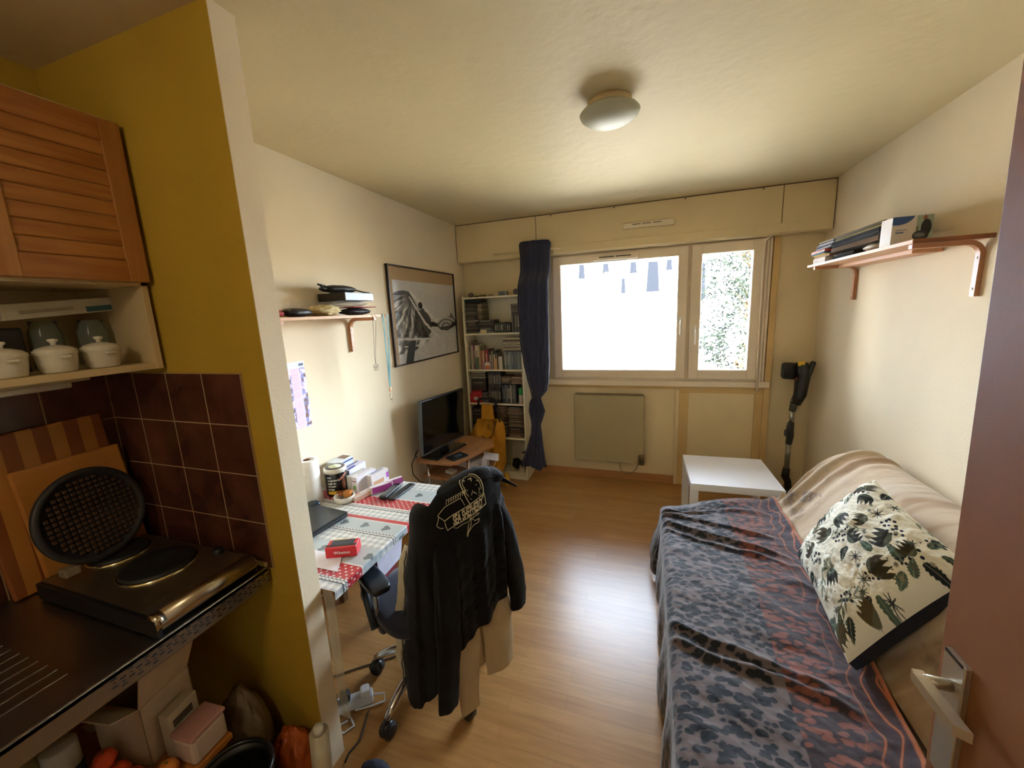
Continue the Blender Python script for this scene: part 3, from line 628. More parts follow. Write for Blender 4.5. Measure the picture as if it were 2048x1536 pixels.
# far drop and near drop of the same cloth
for nm, y, z1, w, amp in (('cloth_drop', DY1 + 0.002, 0.640, (DX0, DX1 + 0.004), 0.004), ('cloth_drop', DY0 - 0.003, 0.16, (XE + 0.008, DX1 + 0.004), 0.010)):
    xs = np.linspace(w[0], w[1], 60 if amp < 0.006 else 24); zs = np.linspace(DZ, z1, 20 if amp < .006 else 90); A, B = np.meshgrid(xs, zs, indexing='ij')
    yy2 = y + amp * fbm(A * 26, B * 6) * sst(0, 0.05, DZ - B); cols = cloth_cols(A, (y - (DZ - B) * (1 if y < 1.5 else -1)) if y > 1.5 else 1.012 + (DZ - B) * 1.2)
    sheet(nm, np.stack([A, yy2 + 0 * A, B], -1), M_oil if y > 1.5 else pmat('clear_film', 'd3d8d2', 0.15, alpha=.40), cl, cols if y > 1.5 else None)

def px(u, v, z=DZ): p = on(u, v, 'z', z); return p
# kitchen roll
p = (0.085, 1.545); b = MB(); b.lathe([(.02, 0), (.052, 0), (.054, .003), (.054, .227), (.052, .230), (.020, .230), (.020, 0)], (p[0], p[1], DZ + .0025), 40)
b.mi = 1; b.lathe([(.0195, 0.002), (.0195, .229)], (p[0], p[1], DZ + .0025), 24)
o = b.build('paper_roll', [paper('efece6', 0.85), mat('9b7250', 0.8)]); tag(o, 'upright white paper roll on the desk against the wall', 'paper roll')
# protein tub
c0 = (0.150, 1.660); t = thing('food_tub', 'large dark tub with a pale oval lid on the desk', 'tub', (c0[0], c0[1], DZ + .0025))
b = MB(); b.lathe([(0, 0), (.052, 0), (.056, .004), (.056, .125), (.051, .135), (0, .135)], (c0[0], c0[1], DZ + .0025), 48); b.build('container', mat('191512', 0.25), t)
b = MB(); b.lathe([(.056, .129), (.058, .131), (.058, .150), (.054, .153), (0, .153)], (c0[0], c0[1], DZ + .0025), 48); b.build('lid', mat('d7d2c2', 0.35), t)
b = MB(); b.lathe([(.050, .1535), (.050, .1540), (0, .1542)], (c0[0], c0[1], DZ + .0025), 40); b.mi = 1; b.lathe([(.036, .1545), (.036, .1548), (0, .155)], (c0[0], c0[1], DZ + .0025), 32, sy=.8); b.build('lid_label', [mat('4e4440', 0.4), mat('dfe2c0', 0.5)], t)
def wrap(mb, s, size, rad, ang, z, bold=0.0, sx=1.0, c=c0):
    v, f = text_geo(s, size, 'LEFT', bold); mb.raw([(c[0] + rad * math.cos(ang + p[0] * sx / rad), c[1] + rad * math.sin(ang + p[0] * sx / rad), z + p[1]) for p in v], f)
b = MB()
for k, wd_ in enumerate(('avec', 'exogenate la', 'magie du', 'chocolat', 'orange')): wrap(b, wd_, 0.0155, 0.0567, R_(-95), DZ + 0.113 - k * 0.0165, 0.0004, .8)
b.build('lettering', mat('e8e4da', 0.5), t)
A = np.linspace(R_(-98), R_(-35), 24); Zs = np.linspace(DZ + .018, DZ + .036, 4); G = np.stack(np.meshgrid(A, Zs, indexing='ij'), -1)
sheet('yellow_band', np.stack([c0[0] + .0566 * np.cos(G[..., 0]), c0[1] + .0566 * np.sin(G[..., 0]), G[..., 1]], -1), mat('d4a832', 0.4), t)
A = np.linspace(R_(-30), R_(20), 40); Zs = np.linspace(DZ + .03, DZ + .125, 50); G = np.stack(np.meshgrid(A, Zs, indexing='ij'), -1)
u = (G[..., 0] + R_(5)) / R_(25); v = (G[..., 1] - DZ - .075) / .05
cols = mixc(L3('191512'), L3('8a5a40'), ((np.hypot(u * 1.3, v + .15) < .62)).astype(float)); cols = mixc(cols, L3('c08a6a'), (np.hypot(u * 1.6 - .2, v + .2) < .3).astype(float)); cols = mixc(cols, L3('b5705a'), (np.abs(v - .7 - .3 * u) < .12).astype(float))
sheet('picture_print', np.stack([c0[0] + .0566 * np.cos(G[..., 0]), c0[1] + .0566 * np.sin(G[..., 0]), G[..., 1]], -1), attr_mat('tub_print', 0.3), t, cols)

def carton(name, x, y, z, sx_, sy_, sz_, rz, face, lb, cat='box', marks=(), rx=0, ry=0, parts=True, bev=0.0012, group=None, M=None):
    """box of size sx,sy,sz centred on x,y standing on z; marks = (side, u0,u1,v0,v1, colour)"""
    T = M if M is not None else Matrix.Translation((x, y, z)) @ Matrix.Rotation(R_(rz), 4, 'Z') @ Matrix.Rotation(R_(rx), 4, 'X') @ Matrix.Rotation(R_(ry), 4, 'Y')
    b = MB(); b.box(-sx_ / 2, sx_ / 2, -sy_ / 2, sy_ / 2, 0, sz_, bev, T, seg=1); mats = [face]
    for side, u0, u1, v0, v1, col in marks:
        e = 0.0004; b.mi = len(mats); mats.append(col if not isinstance(col, str) else mat(col, 0.5))
        X = lambda k: (-.5 + k) * sx_; Y = lambda k: (-.5 + k) * sy_; Z = lambda k: k * sz_
        if side == '+x': q = [(sx_ / 2 + e, Y(u0), Z(v0)), (sx_ / 2 + e, Y(u1), Z(v0)), (sx_ / 2 + e, Y(u1), Z(v1)), (sx_ / 2 + e, Y(u0), Z(v1))]
        elif side == '-x': q = [(-sx_ / 2 - e, Y(u1), Z(v0)), (-sx_ / 2 - e, Y(u0), Z(v0)), (-sx_ / 2 - e, Y(u0), Z(v1)), (-sx_ / 2 - e, Y(u1), Z(v1))]
        elif side == '-y': q = [(X(u0), -sy_ / 2 - e, Z(v0)), (X(u1), -sy_ / 2 - e, Z(v0)), (X(u1), -sy_ / 2 - e, Z(v1)), (X(u0), -sy_ / 2 - e, Z(v1))]
        else: q = [(X(u0), Y(v0), sz_ + e), (X(u1), Y(v0), sz_ + e), (X(u1), Y(v1), sz_ + e), (X(u0), Y(v1), sz_ + e)]
        b.prism([T @ Vector(k) for k in q], T.to_3x3() @ (Vector((e, 0, 0)) if side == '+x' else Vector((-e, 0, 0)) if side == '-x' else Vector((0, -e, 0)) if side == '-y' else Vector((0, 0, e))))
    return tag(b.build(name, mats), lb, cat, group)
ZD = DZ + 0.0028
med = 'medicine boxes on the desk'
carton('medicine_box', 0.055, 1.800, ZD, .075, .13, .135, 0, paper('dfe4ec'), 'tall white box with a brown top corner against the wall', marks=(('+z', .1, .9, .55, .95, '8d6b58'), ('+x', 0, 1, .85, .92, '43508c')), group=med)
carton('medicine_box', 0.150, 1.795, ZD, .060, .15, .105, 4, paper('dcd9ea'), 'white medicine box with blue stripes on top beside the dark tub', marks=(('+z', .1, .3, .1, .95, '4a4f93'), ('+z', .55, .85, .1, .5, '3c49a8'), ('+x', .1, .9, .3, .5, '6d74b0')), group=med)
carton('medicine_box', 0.225, 1.735, ZD, .030, .125, .095, -4, paper('cfccc4'), 'plain grey-white medicine box standing next to the green-marked one', group=med)
carton('medicine_box', 0.263, 1.745, ZD, .038, .145, .093, -6, paper('e3dfe6'), 'white medicine box with a green dot and pink line on its end', marks=(('-y', .1, .9, .72, .77, '8f5a66'), ('-y', .3, .8, .25, .48, '7fb24a'), ('+z', .1, .2, .3, .9, '9f86b8')), group=med)
carton('medicine_box', 0.310, 1.800, ZD, .040, .13, .080, -8, paper('ded6d6'), 'white medicine box with a violet end behind the fallen ones', marks=(('+x', .85, 1, .35, .75, 'b45cc0'), ('+x', .1, .7, .2, .5, 'c79a72'), ('+z', .2, .5, .2, .9, '8f90b8')), group=med)
carton('medicine_box', 0.330, 1.655, ZD, .030, .125, .030, -22, paper('dbb79c'), 'beige medicine box lying in front of the white ones', marks=(('+z', .15, .9, .35, .8, 'e8e0e0'), ('+x', 0, 1, .75, 1, 'efe9e6')), rx=6, group=med)
carton('medicine_box', 0.378, 1.735, ZD, .028, .120, .040, -30, paper('e6dde4'), 'white and purple medicine box leaning beside the beige one', marks=(('+x', .05, .97, .08, .92, 'b0459c'), ('+z', 0, 1, .85, 1, 'c46ab0')), group=med)
carton('medicine_box', 0.418, 1.808, ZD, .022, .085, .045, -30, paper('e9dfe6'), 'white and purple medicine box behind its twin', marks=(('+x', .3, 1, .3, 1, 'b65aa8'),), group=med)
carton('spice_pot', 0.252, 1.625, ZD, .040, .036, .038, 15, mat('c07a34', 0.4), 'small orange and blue carton in front of the grey-white box', 'packet', marks=(('+x', 0, 1, 0, .35, '5f86a8'),))
carton('spice_pot', 0.210, 1.612, ZD, .034, .032, .034, 25, mat('9a5a2c', 0.4), 'small brown and blue packet beside the dark tub', 'packet', marks=(('+x', 0, 1, 0, .4, '6b8494'), ('-y', 0, 1, 0, .4, '6b8494')))
# ashtray
p = px(690, 1002); c = (p.x, p.y); t = thing('ashtray', 'round white ashtray with ash on the red dotted band', 'ashtray', (c[0], c[1], ZD))
b = MB(); b.lathe([(0, 0), (.044, 0), (.049, .004), (.053, .030), (.050, .032), (.046, .030), (.043, .008), (0, .007)], (c[0], c[1], ZD), 40); b.build('bowl', pmat('glazed_white', 'e6e0d2', 0.25, coat=0.3), t)
b = MB(); rng = random.Random(3)
for k in range(60): a = rng.uniform(0, 6.28); r = rng.uniform(0, .034); b.box(c[0] + r * math.cos(a) - .003, c[0] + r * math.cos(a) + .003, c[1] + r * math.sin(a) - .002, c[1] + r * math.sin(a) + .002, ZD + .007, ZD + .009 + rng.uniform(0, .003))
o = b.build('ash', mat('6f665a', 0.9), t); o['kind'] = 'stuff'
# pen / lighter, remotes
def rod(u0, v0, u1, v1, w, h, z, name, m, lb, cat, bev=.004, extra=None):
    a = px(u0, v0, z); c_ = px(u1, v1, z); d = c_ - a; L = d.length; ang = math.atan2(d.y, d.x)
    T = Matrix.Translation(((a.x + c_.x) / 2, (a.y + c_.y) / 2, z)) @ Matrix.Rotation(ang, 4, 'Z')
    return T, L
T, L = rod(752, 980, 768, 971, .012, .012, ZD, '', None, '', '')
b = MB(); b.box(-L / 2, L / 2, -.006, .006, 0, .011, .003, T); b.mi = 1; b.box(L / 2, L / 2 + .01, -.005, .005, .001, .010, .002, T); b.mi = 2; b.box(-L / 2 - .012, -L / 2, -.004, .004, .002, .009, .002, T)
o = b.build('lighter', [mat('1c1c20', 0.3), mat('c23a4a', 0.3), mat('d8d8dc', 0.3)]); tag(o, 'slim black pen lighter with a red tip beside the medicine boxes', 'lighter')
for nm, (u0, v0, u1, v1), hh, lb in (('remote_control', (765, 1000, 797, 972), .020, 'black remote control with pale buttons, left of the pair on the desk'), ('remote_control', (781, 1001, 825, 970), .014, 'black remote control, right of the pair on the desk')):
    T, L = rod(u0, v0, u1, v1, 0, 0, ZD, '', None, '', '')
    t = thing(nm, lb, 'remote control', (T.translation.x, T.translation.y, ZD), group='remote controls on the desk')
    b = MB(); b.box(-L / 2, L / 2, -.021, .021, 0, hh, .006, T); b.build('casing', mat('16171b', 0.3), t)
    b = MB()
    for i in range(9):
        for j in (-1, 0, 1): b.box(-L / 2 + .02 + i * (L - .05) / 9, -L / 2 + .027 + i * (L - .05) / 9, j * .011 - .003, j * .011 + .003, hh, hh + .0015, .0006, T, seg=1)
    b.build('buttons', mat('8f949a' if hh > .015 else '3a3d42', 0.4), t)
# black laptop-like device at the left with cable
T = Matrix.Translation((0.235, 1.365, ZD)) @ Matrix.Rotation(R_(-6), 4, 'Z')
t = thing('laptop', 'black closed laptop at the left side of the desk', 'laptop', (0.235, 1.365, ZD))
b = MB(); b.box(-.15, .15, -.11, .11, 0, .018, .006, T); b.build('base', mat('1d2024', 0.35), t)
b = MB(); b.box(-.149, .149, -.109, .109, .0185, .026, .004, T); b.build('lid', mat('24282d', 0.25), t)
b = MB(); p = (0.105, 1.515)
b.sphere((p[0] + .05, p[1] - .03, ZD + .020), (.035, .024, .018), 20, Matrix.Rotation(R_(20), 3, 'Z')); b.mi = 1; b.box(p[0] + .045, p[0] + .055, p[1] - .014, p[1] - .008, ZD + .028, ZD + .034, .002)
p = (0.165, 1.500); 
o = b.build('computer_mouse', [mat('2a3440', 0.25), mat('555d66', 0.3)]); tag(o, 'dark computer mouse behind the laptop', 'mouse')
# red cigarette box
a0 = px(672, 1093); T = Matrix.Translation((0.560, 1.275, ZD)) @ Matrix.Rotation(R_(-28), 4, 'Z')
p = (px(672, 1092) + px(738, 1078) + px(705, 1101)) / 3
carton('cigarette_box', 0, 0, 0, .120, .060, .045, 0, mat('c8202c', 0.3), 'red cigarette box with a yellow-black warning on the desk', marks=(('+z', .12, .88, .35, .92, '3a3f4a'), ('+z', 0, 1, .15, .35, '23201e'), ('+z', .12, .6, .92, 1, 'd8b848'), ('+x', 0, 1, .1, .9, 'd63a40'), ('-x', .05, .95, .1, .9, 'e8e4e4')), M=Matrix.Translation((0.592, 1.205, ZD)) @ Matrix.Rotation(R_(24), 4, 'Z'), bev=.002)
b = MB(); T = Matrix.Translation((0.592, 1.205, ZD)) @ Matrix.Rotation(R_(24), 4, 'Z'); text_on(b, 'Winston', .018, T @ Vector((.004, -.0309, .022)), T.to_3x3() @ Vector((1, 0, 0)), (0, 0, 1), bold=.0004); o = b.build('lettering', mat('efe4e0', .5), bpy.data.objects['cigarette_box'])
# sheet of paper at the near left
b = MB(); c_ = [px(628, 1112), px(690, 1120), px(652, 1160), px(640, 1172)]
b.prism([(0.40, 1.10, ZD), (0.655, 1.10, ZD), (0.60, 1.185, ZD), (0.36, 1.195, ZD)], (0, 0, .0015)); o = b.build('sheet_of_paper', paper('e9e3ee')); tag(o, 'white sheet of paper at the near end of the desk', 'paper')
# folder sticking out under the desk
b = MB(); b.prism([(0.66, 1.25, 0.50), (0.66, 1.43, 0.50), (0.66, 1.45, 0.655), (0.66, 1.27, 0.655)], (0.004, 0, 0)); b.mi = 1; b.prism([(0.668, 1.30, 0.52), (0.668, 1.46, 0.53), (0.668, 1.50, 0.665), (0.668, 1.30, 0.665)], (0.002, 0, 0))
o = b.build('document_folder', [mat('8a2f3a', 0.5), paper('dfdcec')]); tag(o, 'dark red folder with white papers below the desk edge', 'folder')

# ------------------------------------------------------------------ wall shelf above the desk
M_bent = wood('bent_beech', 'a8714a', 'c48e64', 'x', 2, 0.4)
M_beech = wood('beech_board', 'c9966a', 'd9ab80', 'y', 2, 0.5)
def bracket(y, x0, sgn, zt, arm, drop, name='bracket', parent=None, th=0.018, w=0.022, curve=0.05):
    """bent wood bracket on the wall x0, arm reaching sgn * arm into the room"""
    pts = []
    for k in range(9):
        a = k / 8 * math.pi / 2; pts.append((x0 + sgn * (th / 2 + curve - curve * math.sin(a) if 0 else th / 2 + curve * (1 - math.cos(a))), zt - th / 2 - curve + curve * math.sin(a)))
    path = [(x0 + sgn * th / 2, zt - drop)] + pts + [(x0 + sgn * arm, zt - th / 2)]
    b = MB(); L, Rr = [], []
    for i, (x, z) in enumerate(path):
        a = path[max(i - 1, 0)]; c = path[min(i + 1, len(path) - 1)]; d = Vector((c[0] - a[0], c[1] - a[1])).normalized(); nrm = Vector((-d.y, d.x)) * th / 2
        L.append((x + nrm.x, z + nrm.y)); Rr.append((x - nrm.x, z - nrm.y))
    for i in range(len(path) - 1):
        b.prism([(L[i][0], y - w / 2, L[i][1]), (L[i + 1][0], y - w / 2, L[i + 1][1]), (Rr[i + 1][0], y - w / 2, Rr[i + 1][1]), (Rr[i][0], y - w / 2, Rr[i][1])], (0, w, 0))
    b.mi = 1
    for z in (zt - drop + 0.03, zt - 0.07): b.sphere((x0 + sgn * (th + .0005), y, z), (.002, .005, .005), 8)
    return b.build(name, [M_bent, mat('d8c8a8', 0.3, metal=1.0)], parent)
t = thing('wall_shelf', 'narrow beech shelf on bent brackets above the desk', 'shelf', (0.1, 1.7, 1.645))
MB().box(0.0, 0.212, 1.16, 2.185, 1.645, 1.660, 0.001).build('board', M_beech, t)
for y in (1.42, 2.07): bracket(y, 0.0, 1, 1.6445, 0.20, 0.205, parent=t)
ZS = 1.6605
lumpy('glasses_case', (0.13, 1.570, ZS + .022), (.045, .088, .022), '1c1716', 'soft black case lying on the shelf over the desk', 'case', .5, 2, .1)
lumpy('cloth_pouch', (0.150, 1.425, ZS + .018), (.035, .050, .018), '8e1f2a', 'dark red pouch half under the soft black case', 'pouch', .6, 4, .1)
b = MB(); b.box(.06, .20, 1.20, 1.50, ZS, ZS + .0012)
lumpy('folded_fabric', (0.115, 1.765, ZS + .030), (.065, .095, .030), 'cdbb8a', 'crumpled pale linen bundle on the shelf, between the black cases', 'cloth', .8, 6, .35, 12)
lumpy('fabric_pouch', (0.125, 1.995, ZS + .021), (.055, .115, .021), '23262c', 'flat black zipped pouch under the red folder on the shelf', 'pouch', .5, 8, .15)
b = MB(); b.box(.04, .195, 1.90, 2.10, ZS + .0425, ZS + .047, .002, Matrix.Identity(4)); o = b.build('notebook', mat('a83a34', 0.5)); tag(o, 'thin red folder lying on the flat black pouch', 'folder')
lumpy('plastic_bag', (0.115, 1.975, ZS + .064), (.060, .125, .0165), pmat('thin_plastic', 'd8ccba', 0.2, alpha=0.6), 'clear plastic bag under the flat blue-grey box', 'bag', .2, 9, .2)
b = MB(); b.box(.006, .192, 1.850, 2.085, ZS + .0815, ZS + .124, .002); b.mi = 1; b.box(.005, .193, 1.848, 1.851, ZS + .081, ZS + .1245)  # shade of the near end is put into its dark colour
o = b.build('flat_box', [mat('8e9fb8', 0.4), mat('2f2820', 0.4)]); tag(o, 'flat blue-grey box on top of the shelf pile, near end painted as shade', 'box')
t = thing('handbag', 'folded black bag with a loop strap topping the shelf pile', 'bag', (0.10, 1.90, ZS + .124))
th = np.linspace(0, 2 * np.pi, 40, endpoint=False)[:, None]; ph = np.linspace(-np.pi / 2, np.pi / 2, 20)[None, :]
k = 1 + .12 * fbm(np.cos(th) * 3 + 5, np.sin(th) * 3 + ph, 1.0)
sheet('bag_body', np.stack([.10 + .06 * np.cos(ph) * np.cos(th) * k, 1.905 + .125 * np.cos(ph) * np.sin(th) * k, ZS + .146 + .022 * np.sin(ph) * k + 0 * th], -1), mat('14120f', 0.55), t, close_u=True)
b = MB(); b.tube([(.12, 1.80, ZS + .145), (.15, 1.74, ZS + .142), (.16, 1.715, ZS + .155), (.14, 1.72, ZS + .163), (.11, 1.80, ZS + .160)], .0045, 8); b.tube([(.13, 2.0, ZS + .145), (.16, 2.05, ZS + .130), (.17, 2.08, ZS + .1275)], .004, 8); b.build('strap', mat('100e0c', 0.5), t)
# pendants on cords, lanyard with keys
t = thing('pendant_necklace', 'dark cord necklace with a curled star pendant below the shelf', 'necklace', (0.2, 2.04, 1.32))
b = MB(); b.tube([(0.205, 2.03, 1.665), (0.214, 2.03, 1.655), (0.214, 2.03, 1.64), (.19, 2.04, 1.42), (.188, 2.045, 1.365)], .0011, 5); b.tube([(0.205, 2.06, 1.665), (0.214, 2.06, 1.655), (0.214, 2.06, 1.64), (.19, 2.05, 1.42), (.188, 2.045, 1.365)], .0011, 5); b.build('cord', mat('6d5646', 0.7), t)
b = MB(); cx_ = (.188, 2.045, 1.345); b.sphere(cx_, .0035, 8)
for k in range(5):
    a0 = k * 2 * math.pi / 5; pts = []
    for i in range(9): f = i / 8; a = a0 + f * 1.9; r = .004 + .019 * math.sin(f * 1.9) ** .8; pts.append((cx_[0], cx_[1] + r * math.cos(a), cx_[2] + r * math.sin(a)))
    b.tube(pts, .0013, 5)
b.build('pendant', mat('4b3b3a', 0.35, metal=.6), t)
t = thing('lanyard', 'teal lanyard with keys hanging off the shelf end', 'lanyard', (0.19, 2.155, 1.12))
for y0, dx in ((2.125, .0), (2.165, .004)):
    b = MB(); pa = [(0.19, y0, 1.662), (0.2145 + dx, y0, 1.661), (0.2165 + dx, y0, 1.64), (.205 + dx, (y0 + 2.15) / 2, 1.42), (.196, 2.150, 1.20)]
    for i in range(4):
        p0, p1 = Vector(pa[i]), Vector(pa[i + 1]); b.prism([p0 + Vector((0, -.0065, 0)), p0 + Vector((0, .0065, 0)), p1 + Vector((0, .0065, 0)), p1 + Vector((0, -.0065, 0))], (.0012, 0, .0003))
    b.build('ribbon', mat('2f6f70', 0.6), t)
b = MB(); b.sphere((.196, 2.150, 1.185), (.006, .013, .016), 16); b.build('stopper', mat('d0a078', 0.5), t)
b = MB(); b.tube([(.196 , 2.150 + .011 * math.cos(a), 1.150 + .013 * math.sin(a)) for a in np.linspace(0, 6.28, 14)[:-1]], .0014, 5, True)
b.lathe([(0, -.001), (.009, -.001), (.009, .001), (0, .001)], (.198, 2.150, 1.125), 16, Matrix.Rotation(R_(90), 3, 'Y')); b.box(.1975, .1995, 2.147, 2.153, 1.09, 1.118); b.box(.1965, .1985, 2.156, 2.160, 1.10, 1.135)
b.build('keys', mat('a8987c', 0.3, metal=1.0), t)
# calendar on the wall
ny, nz_ = 70, 180; yy = np.linspace(1.50, 1.690, ny); zz = np.linspace(1.075, 1.432, nz_); Y, Z = np.meshgrid(yy, zz, indexing='ij')
f = (Y - 1.59) / .10; top = Z > 1.398
c_ = np.empty(Y.shape + (3,)); c_[:] = L3('e3c9dc'); c_ = mixc(c_, L3('cfa6c0'), ((np.abs((Z / .0115) % 1 - .5) < .14) & (Y > 1.598) & (Y < 1.645)).astype(float) * .8)
bd_ = ((Y > 1.655) | (Y < 1.597)).astype(float); nzv = fbm(Y * 60, Z * 45); c_ = mixc(c_, L3('8b8fc8'), bd_ * (nzv > -.05)); c_ = mixc(c_, L3('7a5a4c'), bd_ * (nzv > .22)); c_ = mixc(c_, L3('e9e2ee'), bd_ * (nzv < -.28))
c_[top] = L3('dfe1ee'); c_ = mixc(c_, L3('5c6684'), ((Z > 1.408) & (Z < 1.422) & (Y > 1.655) & (Y < 1.685)).astype(float))
o = sheet('wall_calendar', np.stack([.002 + .003 * np.sin(Z * 20) ** 2 + 0 * Y, Y, Z], -1), attr_mat('calendar_print', 0.6), None, c_, thick=.001); tag(o, 'pink and blue paper calendar hung on the left wall', 'calendar')
# framed photograph
t = thing('framed_picture', 'large black and white photograph in a thin dark frame on the left wall', 'picture', (0.0, 3.0, 1.277))
y0, y1, z0, z1 = 2.490, 3.513, 1.277, 2.012
b = MB(); fw = .011
b.box(0.001, .022, y0, y0 + fw, z0, z1, .001); b.box(0.001, .022, y1 - fw, y1, z0, z1, .001); b.box(0.001, .0215, y0 + fw, y1 - fw, z0, z0 + fw, .001); b.box(0.001, .0215, y0 + fw, y1 - fw, z1 - fw, z1, .001); b.build('frame', mat('2a1a14', 0.35), t)
MB().box(.001, .010, y0 + fw, y1 - fw, z0 + fw, z1 - fw).build('mount', mat('b39770', 0.8), t)
ny, nz_ = 330, 240; ya, yb, za, zb = y0 + .055, y1 - .012, z0 + .012, z1 - .105
Y, Z = np.meshgrid(np.linspace(ya, yb, ny), np.linspace(za, zb, nz_), indexing='ij'); a = (Y - ya) / (yb - ya); v = (Z - za) / (zb - za)
def seg(a, v, x0, y0_, x1, y1_):
    dx, dy = x1 - x0, y1_ - y0_; tt = np.clip(((a - x0) * dx + (v - y0_) * dy) / (dx * dx + dy * dy), 0, 1); return np.hypot(a - x0 - tt * dx, v - y0_ - tt * dy), tt
g = np.full(a.shape, .80) + .04 * fbm(a * 3, v * 3)                                           # pale sky
g = np.where(v < .40 - .5 * (a - .55), .78, g)
mount = (v < .60 - 1.5 * np.abs(a - .92)) & (v > .36); g = np.where(mount, .42 + .1 * fbm(a * 20, v * 20), g)   # distant hill
trees = (np.abs(v - (.45 - .05 * (a - .5))) < .035 + .02 * fbm(a * 30, v * 4)) & (a > .52); g = np.where(trees, .16, g)
ridge = .88 - .1 * (a / .22 - .6) ** 2 - np.clip(a - .22, 0, 1) * 1.15; shape = (v < ridge) & (v > .10 + .25 * a * 0) & (a < .95)
ang = np.arctan2(v - .86, a - .28); rad = np.hypot(v - .86, a - .28)
str_ = .5 + .5 * np.sin(ang * 26 + 7 * fbm(rad * 5, ang * 5) + rad * 5); body = .30 + .60 * np.clip(str_ + .8 * fbm(a * 22, v * 10), 0, 1) * sst(.02, .35, rad + .1 * fbm(a * 9, v * 9))
g = np.where(shape, body, g)
g = np.where((np.hypot((a - .40) * 1.2, (v - .46) * .8) < .17 + .06 * fbm(a * 8, v * 8)), g * .40, g)
for q in ((.22, .80, .42, .48, .012), (.42, .48, .70, .20, .014), (.24, .86, .60, .50, .02), (.60, .50, .95, .40, .03), (.05, .30, .60, .24, .012), (.10, .20, .55, .18, .010), (.30, .12, .62, .30, .012)):
    d, _ = seg(a, v, *q[:4]); g = np.where(d < q[4] * (1 + fbm(a * 25, v * 25)), .86, g)
g = np.where((np.hypot((a - .82) * .8, (v - .44) * 1.5) < .15 + .03 * fbm(a * 9, v * 9)), .30 + .5 * np.abs(np.sin(np.hypot((a - .80), (v - .40) * 1.5) * 42)) * (v > .40), g)
g = np.where((np.hypot((a - .37) * 1.3, (v - .70)) < .045), .18, g); g = np.where((np.hypot((a - .96), (v - .24) * .45) < .10), .20, g)
g = np.where(v < .12 + .35 * (a - .2) * (a > .2), .80 + .05 * fbm(a * 14, v * 8), g); g = np.where((np.abs(a - .14 - v * .25) < .055) & (v < .26), .25, g)
g = np.clip(g + .04 * fbm(a * 40, v * 40), .05, .9); c_ = np.stack([g ** 2.2 * 1.0, g ** 2.2 * .97, g ** 2.2 * .90], -1)
sheet('print', np.stack([np.full(a.shape, .0106), Y, Z], -1), attr_mat('photo_print', 0.35, spec=.5), t, c_)
# ------------------------------------------------------------------ ceiling lamp
t = thing('ceiling_lamp', 'round white glass ceiling lamp, switched off', 'lamp', (1.588, 1.900, 2.385))
b = MB(); b.lathe([(0, H - .001), (.088, H - .001), (.088, H - .022), (.080, H - .030), (0, H - .030)], (1.588, 1.9, 0), 48); b.build('base', mat('c9b184', 0.4), t)
b = MB(); b.lathe([(.080, H - .028), (.112, H - .036), (.121, H - .046), (.116, H - .058), (.095, H - .074), (.060, H - .086), (.025, H - .091), (0, H - .092)], (1.588, 1.9, 0), 64); b.build('shade', pmat('opal_glass', 'b1b19a', 0.45), t)
b = MB(); b.tube([(1.63, 1.985, H - .001), (1.64, 1.995, H - .006)], .004, 8)
b.build('dust_spot', mat('6b4a26', 0.9), t)

# ------------------------------------------------------------------ curtain with its rod
t = thing('curtain_rod', 'thin cream curtain rod stub on the panel above the bookcase', 'curtain rod', (0.7, 3.60, 2.16))
b = MB(); b.tube([(.40, 3.612, 2.168), (1.02, 3.612, 2.168)], .008, 12); b.build('rod', M_panel, t)
for x in (.50, .98):
    b = MB(); b.tube([(x, DB, 2.168), (x, 3.612, 2.168)], .005, 8); b.build('holder', M_panel, t)
rows = [(486, 1041, 1099), (492, 1039, 1103), (510, 1041, 1102), (560, 1042, 1102), (620, 1043, 1103), (680, 1047, 1104), (720, 1053, 1105), (755, 1061, 1104), (775, 1067, 1101), (790, 1070, 1088), (800, 1065, 1091), (815, 1064, 1096), (830, 1067, 1092), (842, 1069, 1088), (860, 1068, 1090), (885, 1061, 1093), (905, 1054, 1096), (921, 1048, 1099)]
A = []
for v, l, r in rows:
    p, q = on(l, v, 'y', 3.60), on(r, v, 'y', 3.60); A.append((p.z, p.x, q.x))
A = np.array(A); zs = np.concatenate([np.linspace(A[0, 0], A[1, 0], 5), np.linspace(A[1, 0], A[-1, 0], 150)[1:]]); o_ = np.argsort(A[:, 0]); xl = np.interp(zs, A[o_, 0], A[o_, 1]); xr = np.interp(zs, A[o_, 0], A[o_, 2])
th = np.linspace(0, 2 * np.pi, 180, endpoint=False); TH, ZZ = np.meshgrid(th, zs, indexing='ij'); wd_ = (xr - xl)[None, :]
fold = .12 * np.sin(TH * 9 + 1.5 * fbm(ZZ * 2, 1.0)) + .06 * np.sin(TH * 17 + ZZ * 2); knot = np.exp(-((ZZ - 0.80) / .05) ** 2)
k = 1 + (fold * (1 - .6 * knot)) * np.clip(.6 + .4 * np.cos(TH * 0), 0, 1)
hem = np.where(ZZ < 0.25, .03 * np.sin(TH * 5), 0) * sst(.40, .17, ZZ)
X = (xl + xr)[None, :] / 2 + wd_ * .5 * np.cos(TH) * (1 - .02 * np.abs(fold) * 8) ; Y = 3.578 - .092 * sst(2.02, 1.84, ZZ) - np.minimum(.045, wd_ * .26) * np.sin(TH) * k + .008 * fbm(X * 30, ZZ * 14)
Z = ZZ + .018 * (ZZ < .25) * np.sin(TH * 3 + 1) - .01 * knot * 0 + hem * .5
cu = sheet('curtain', np.stack([X, Y, Z], -1), pmat('navy_cotton', '20233f', 0.85, bump=0.25, bscale=260, sheen=0.3), None, None, close_u=True); tag(cu, 'navy curtain tied in a knot and hanging beside the bookcase', 'curtain')
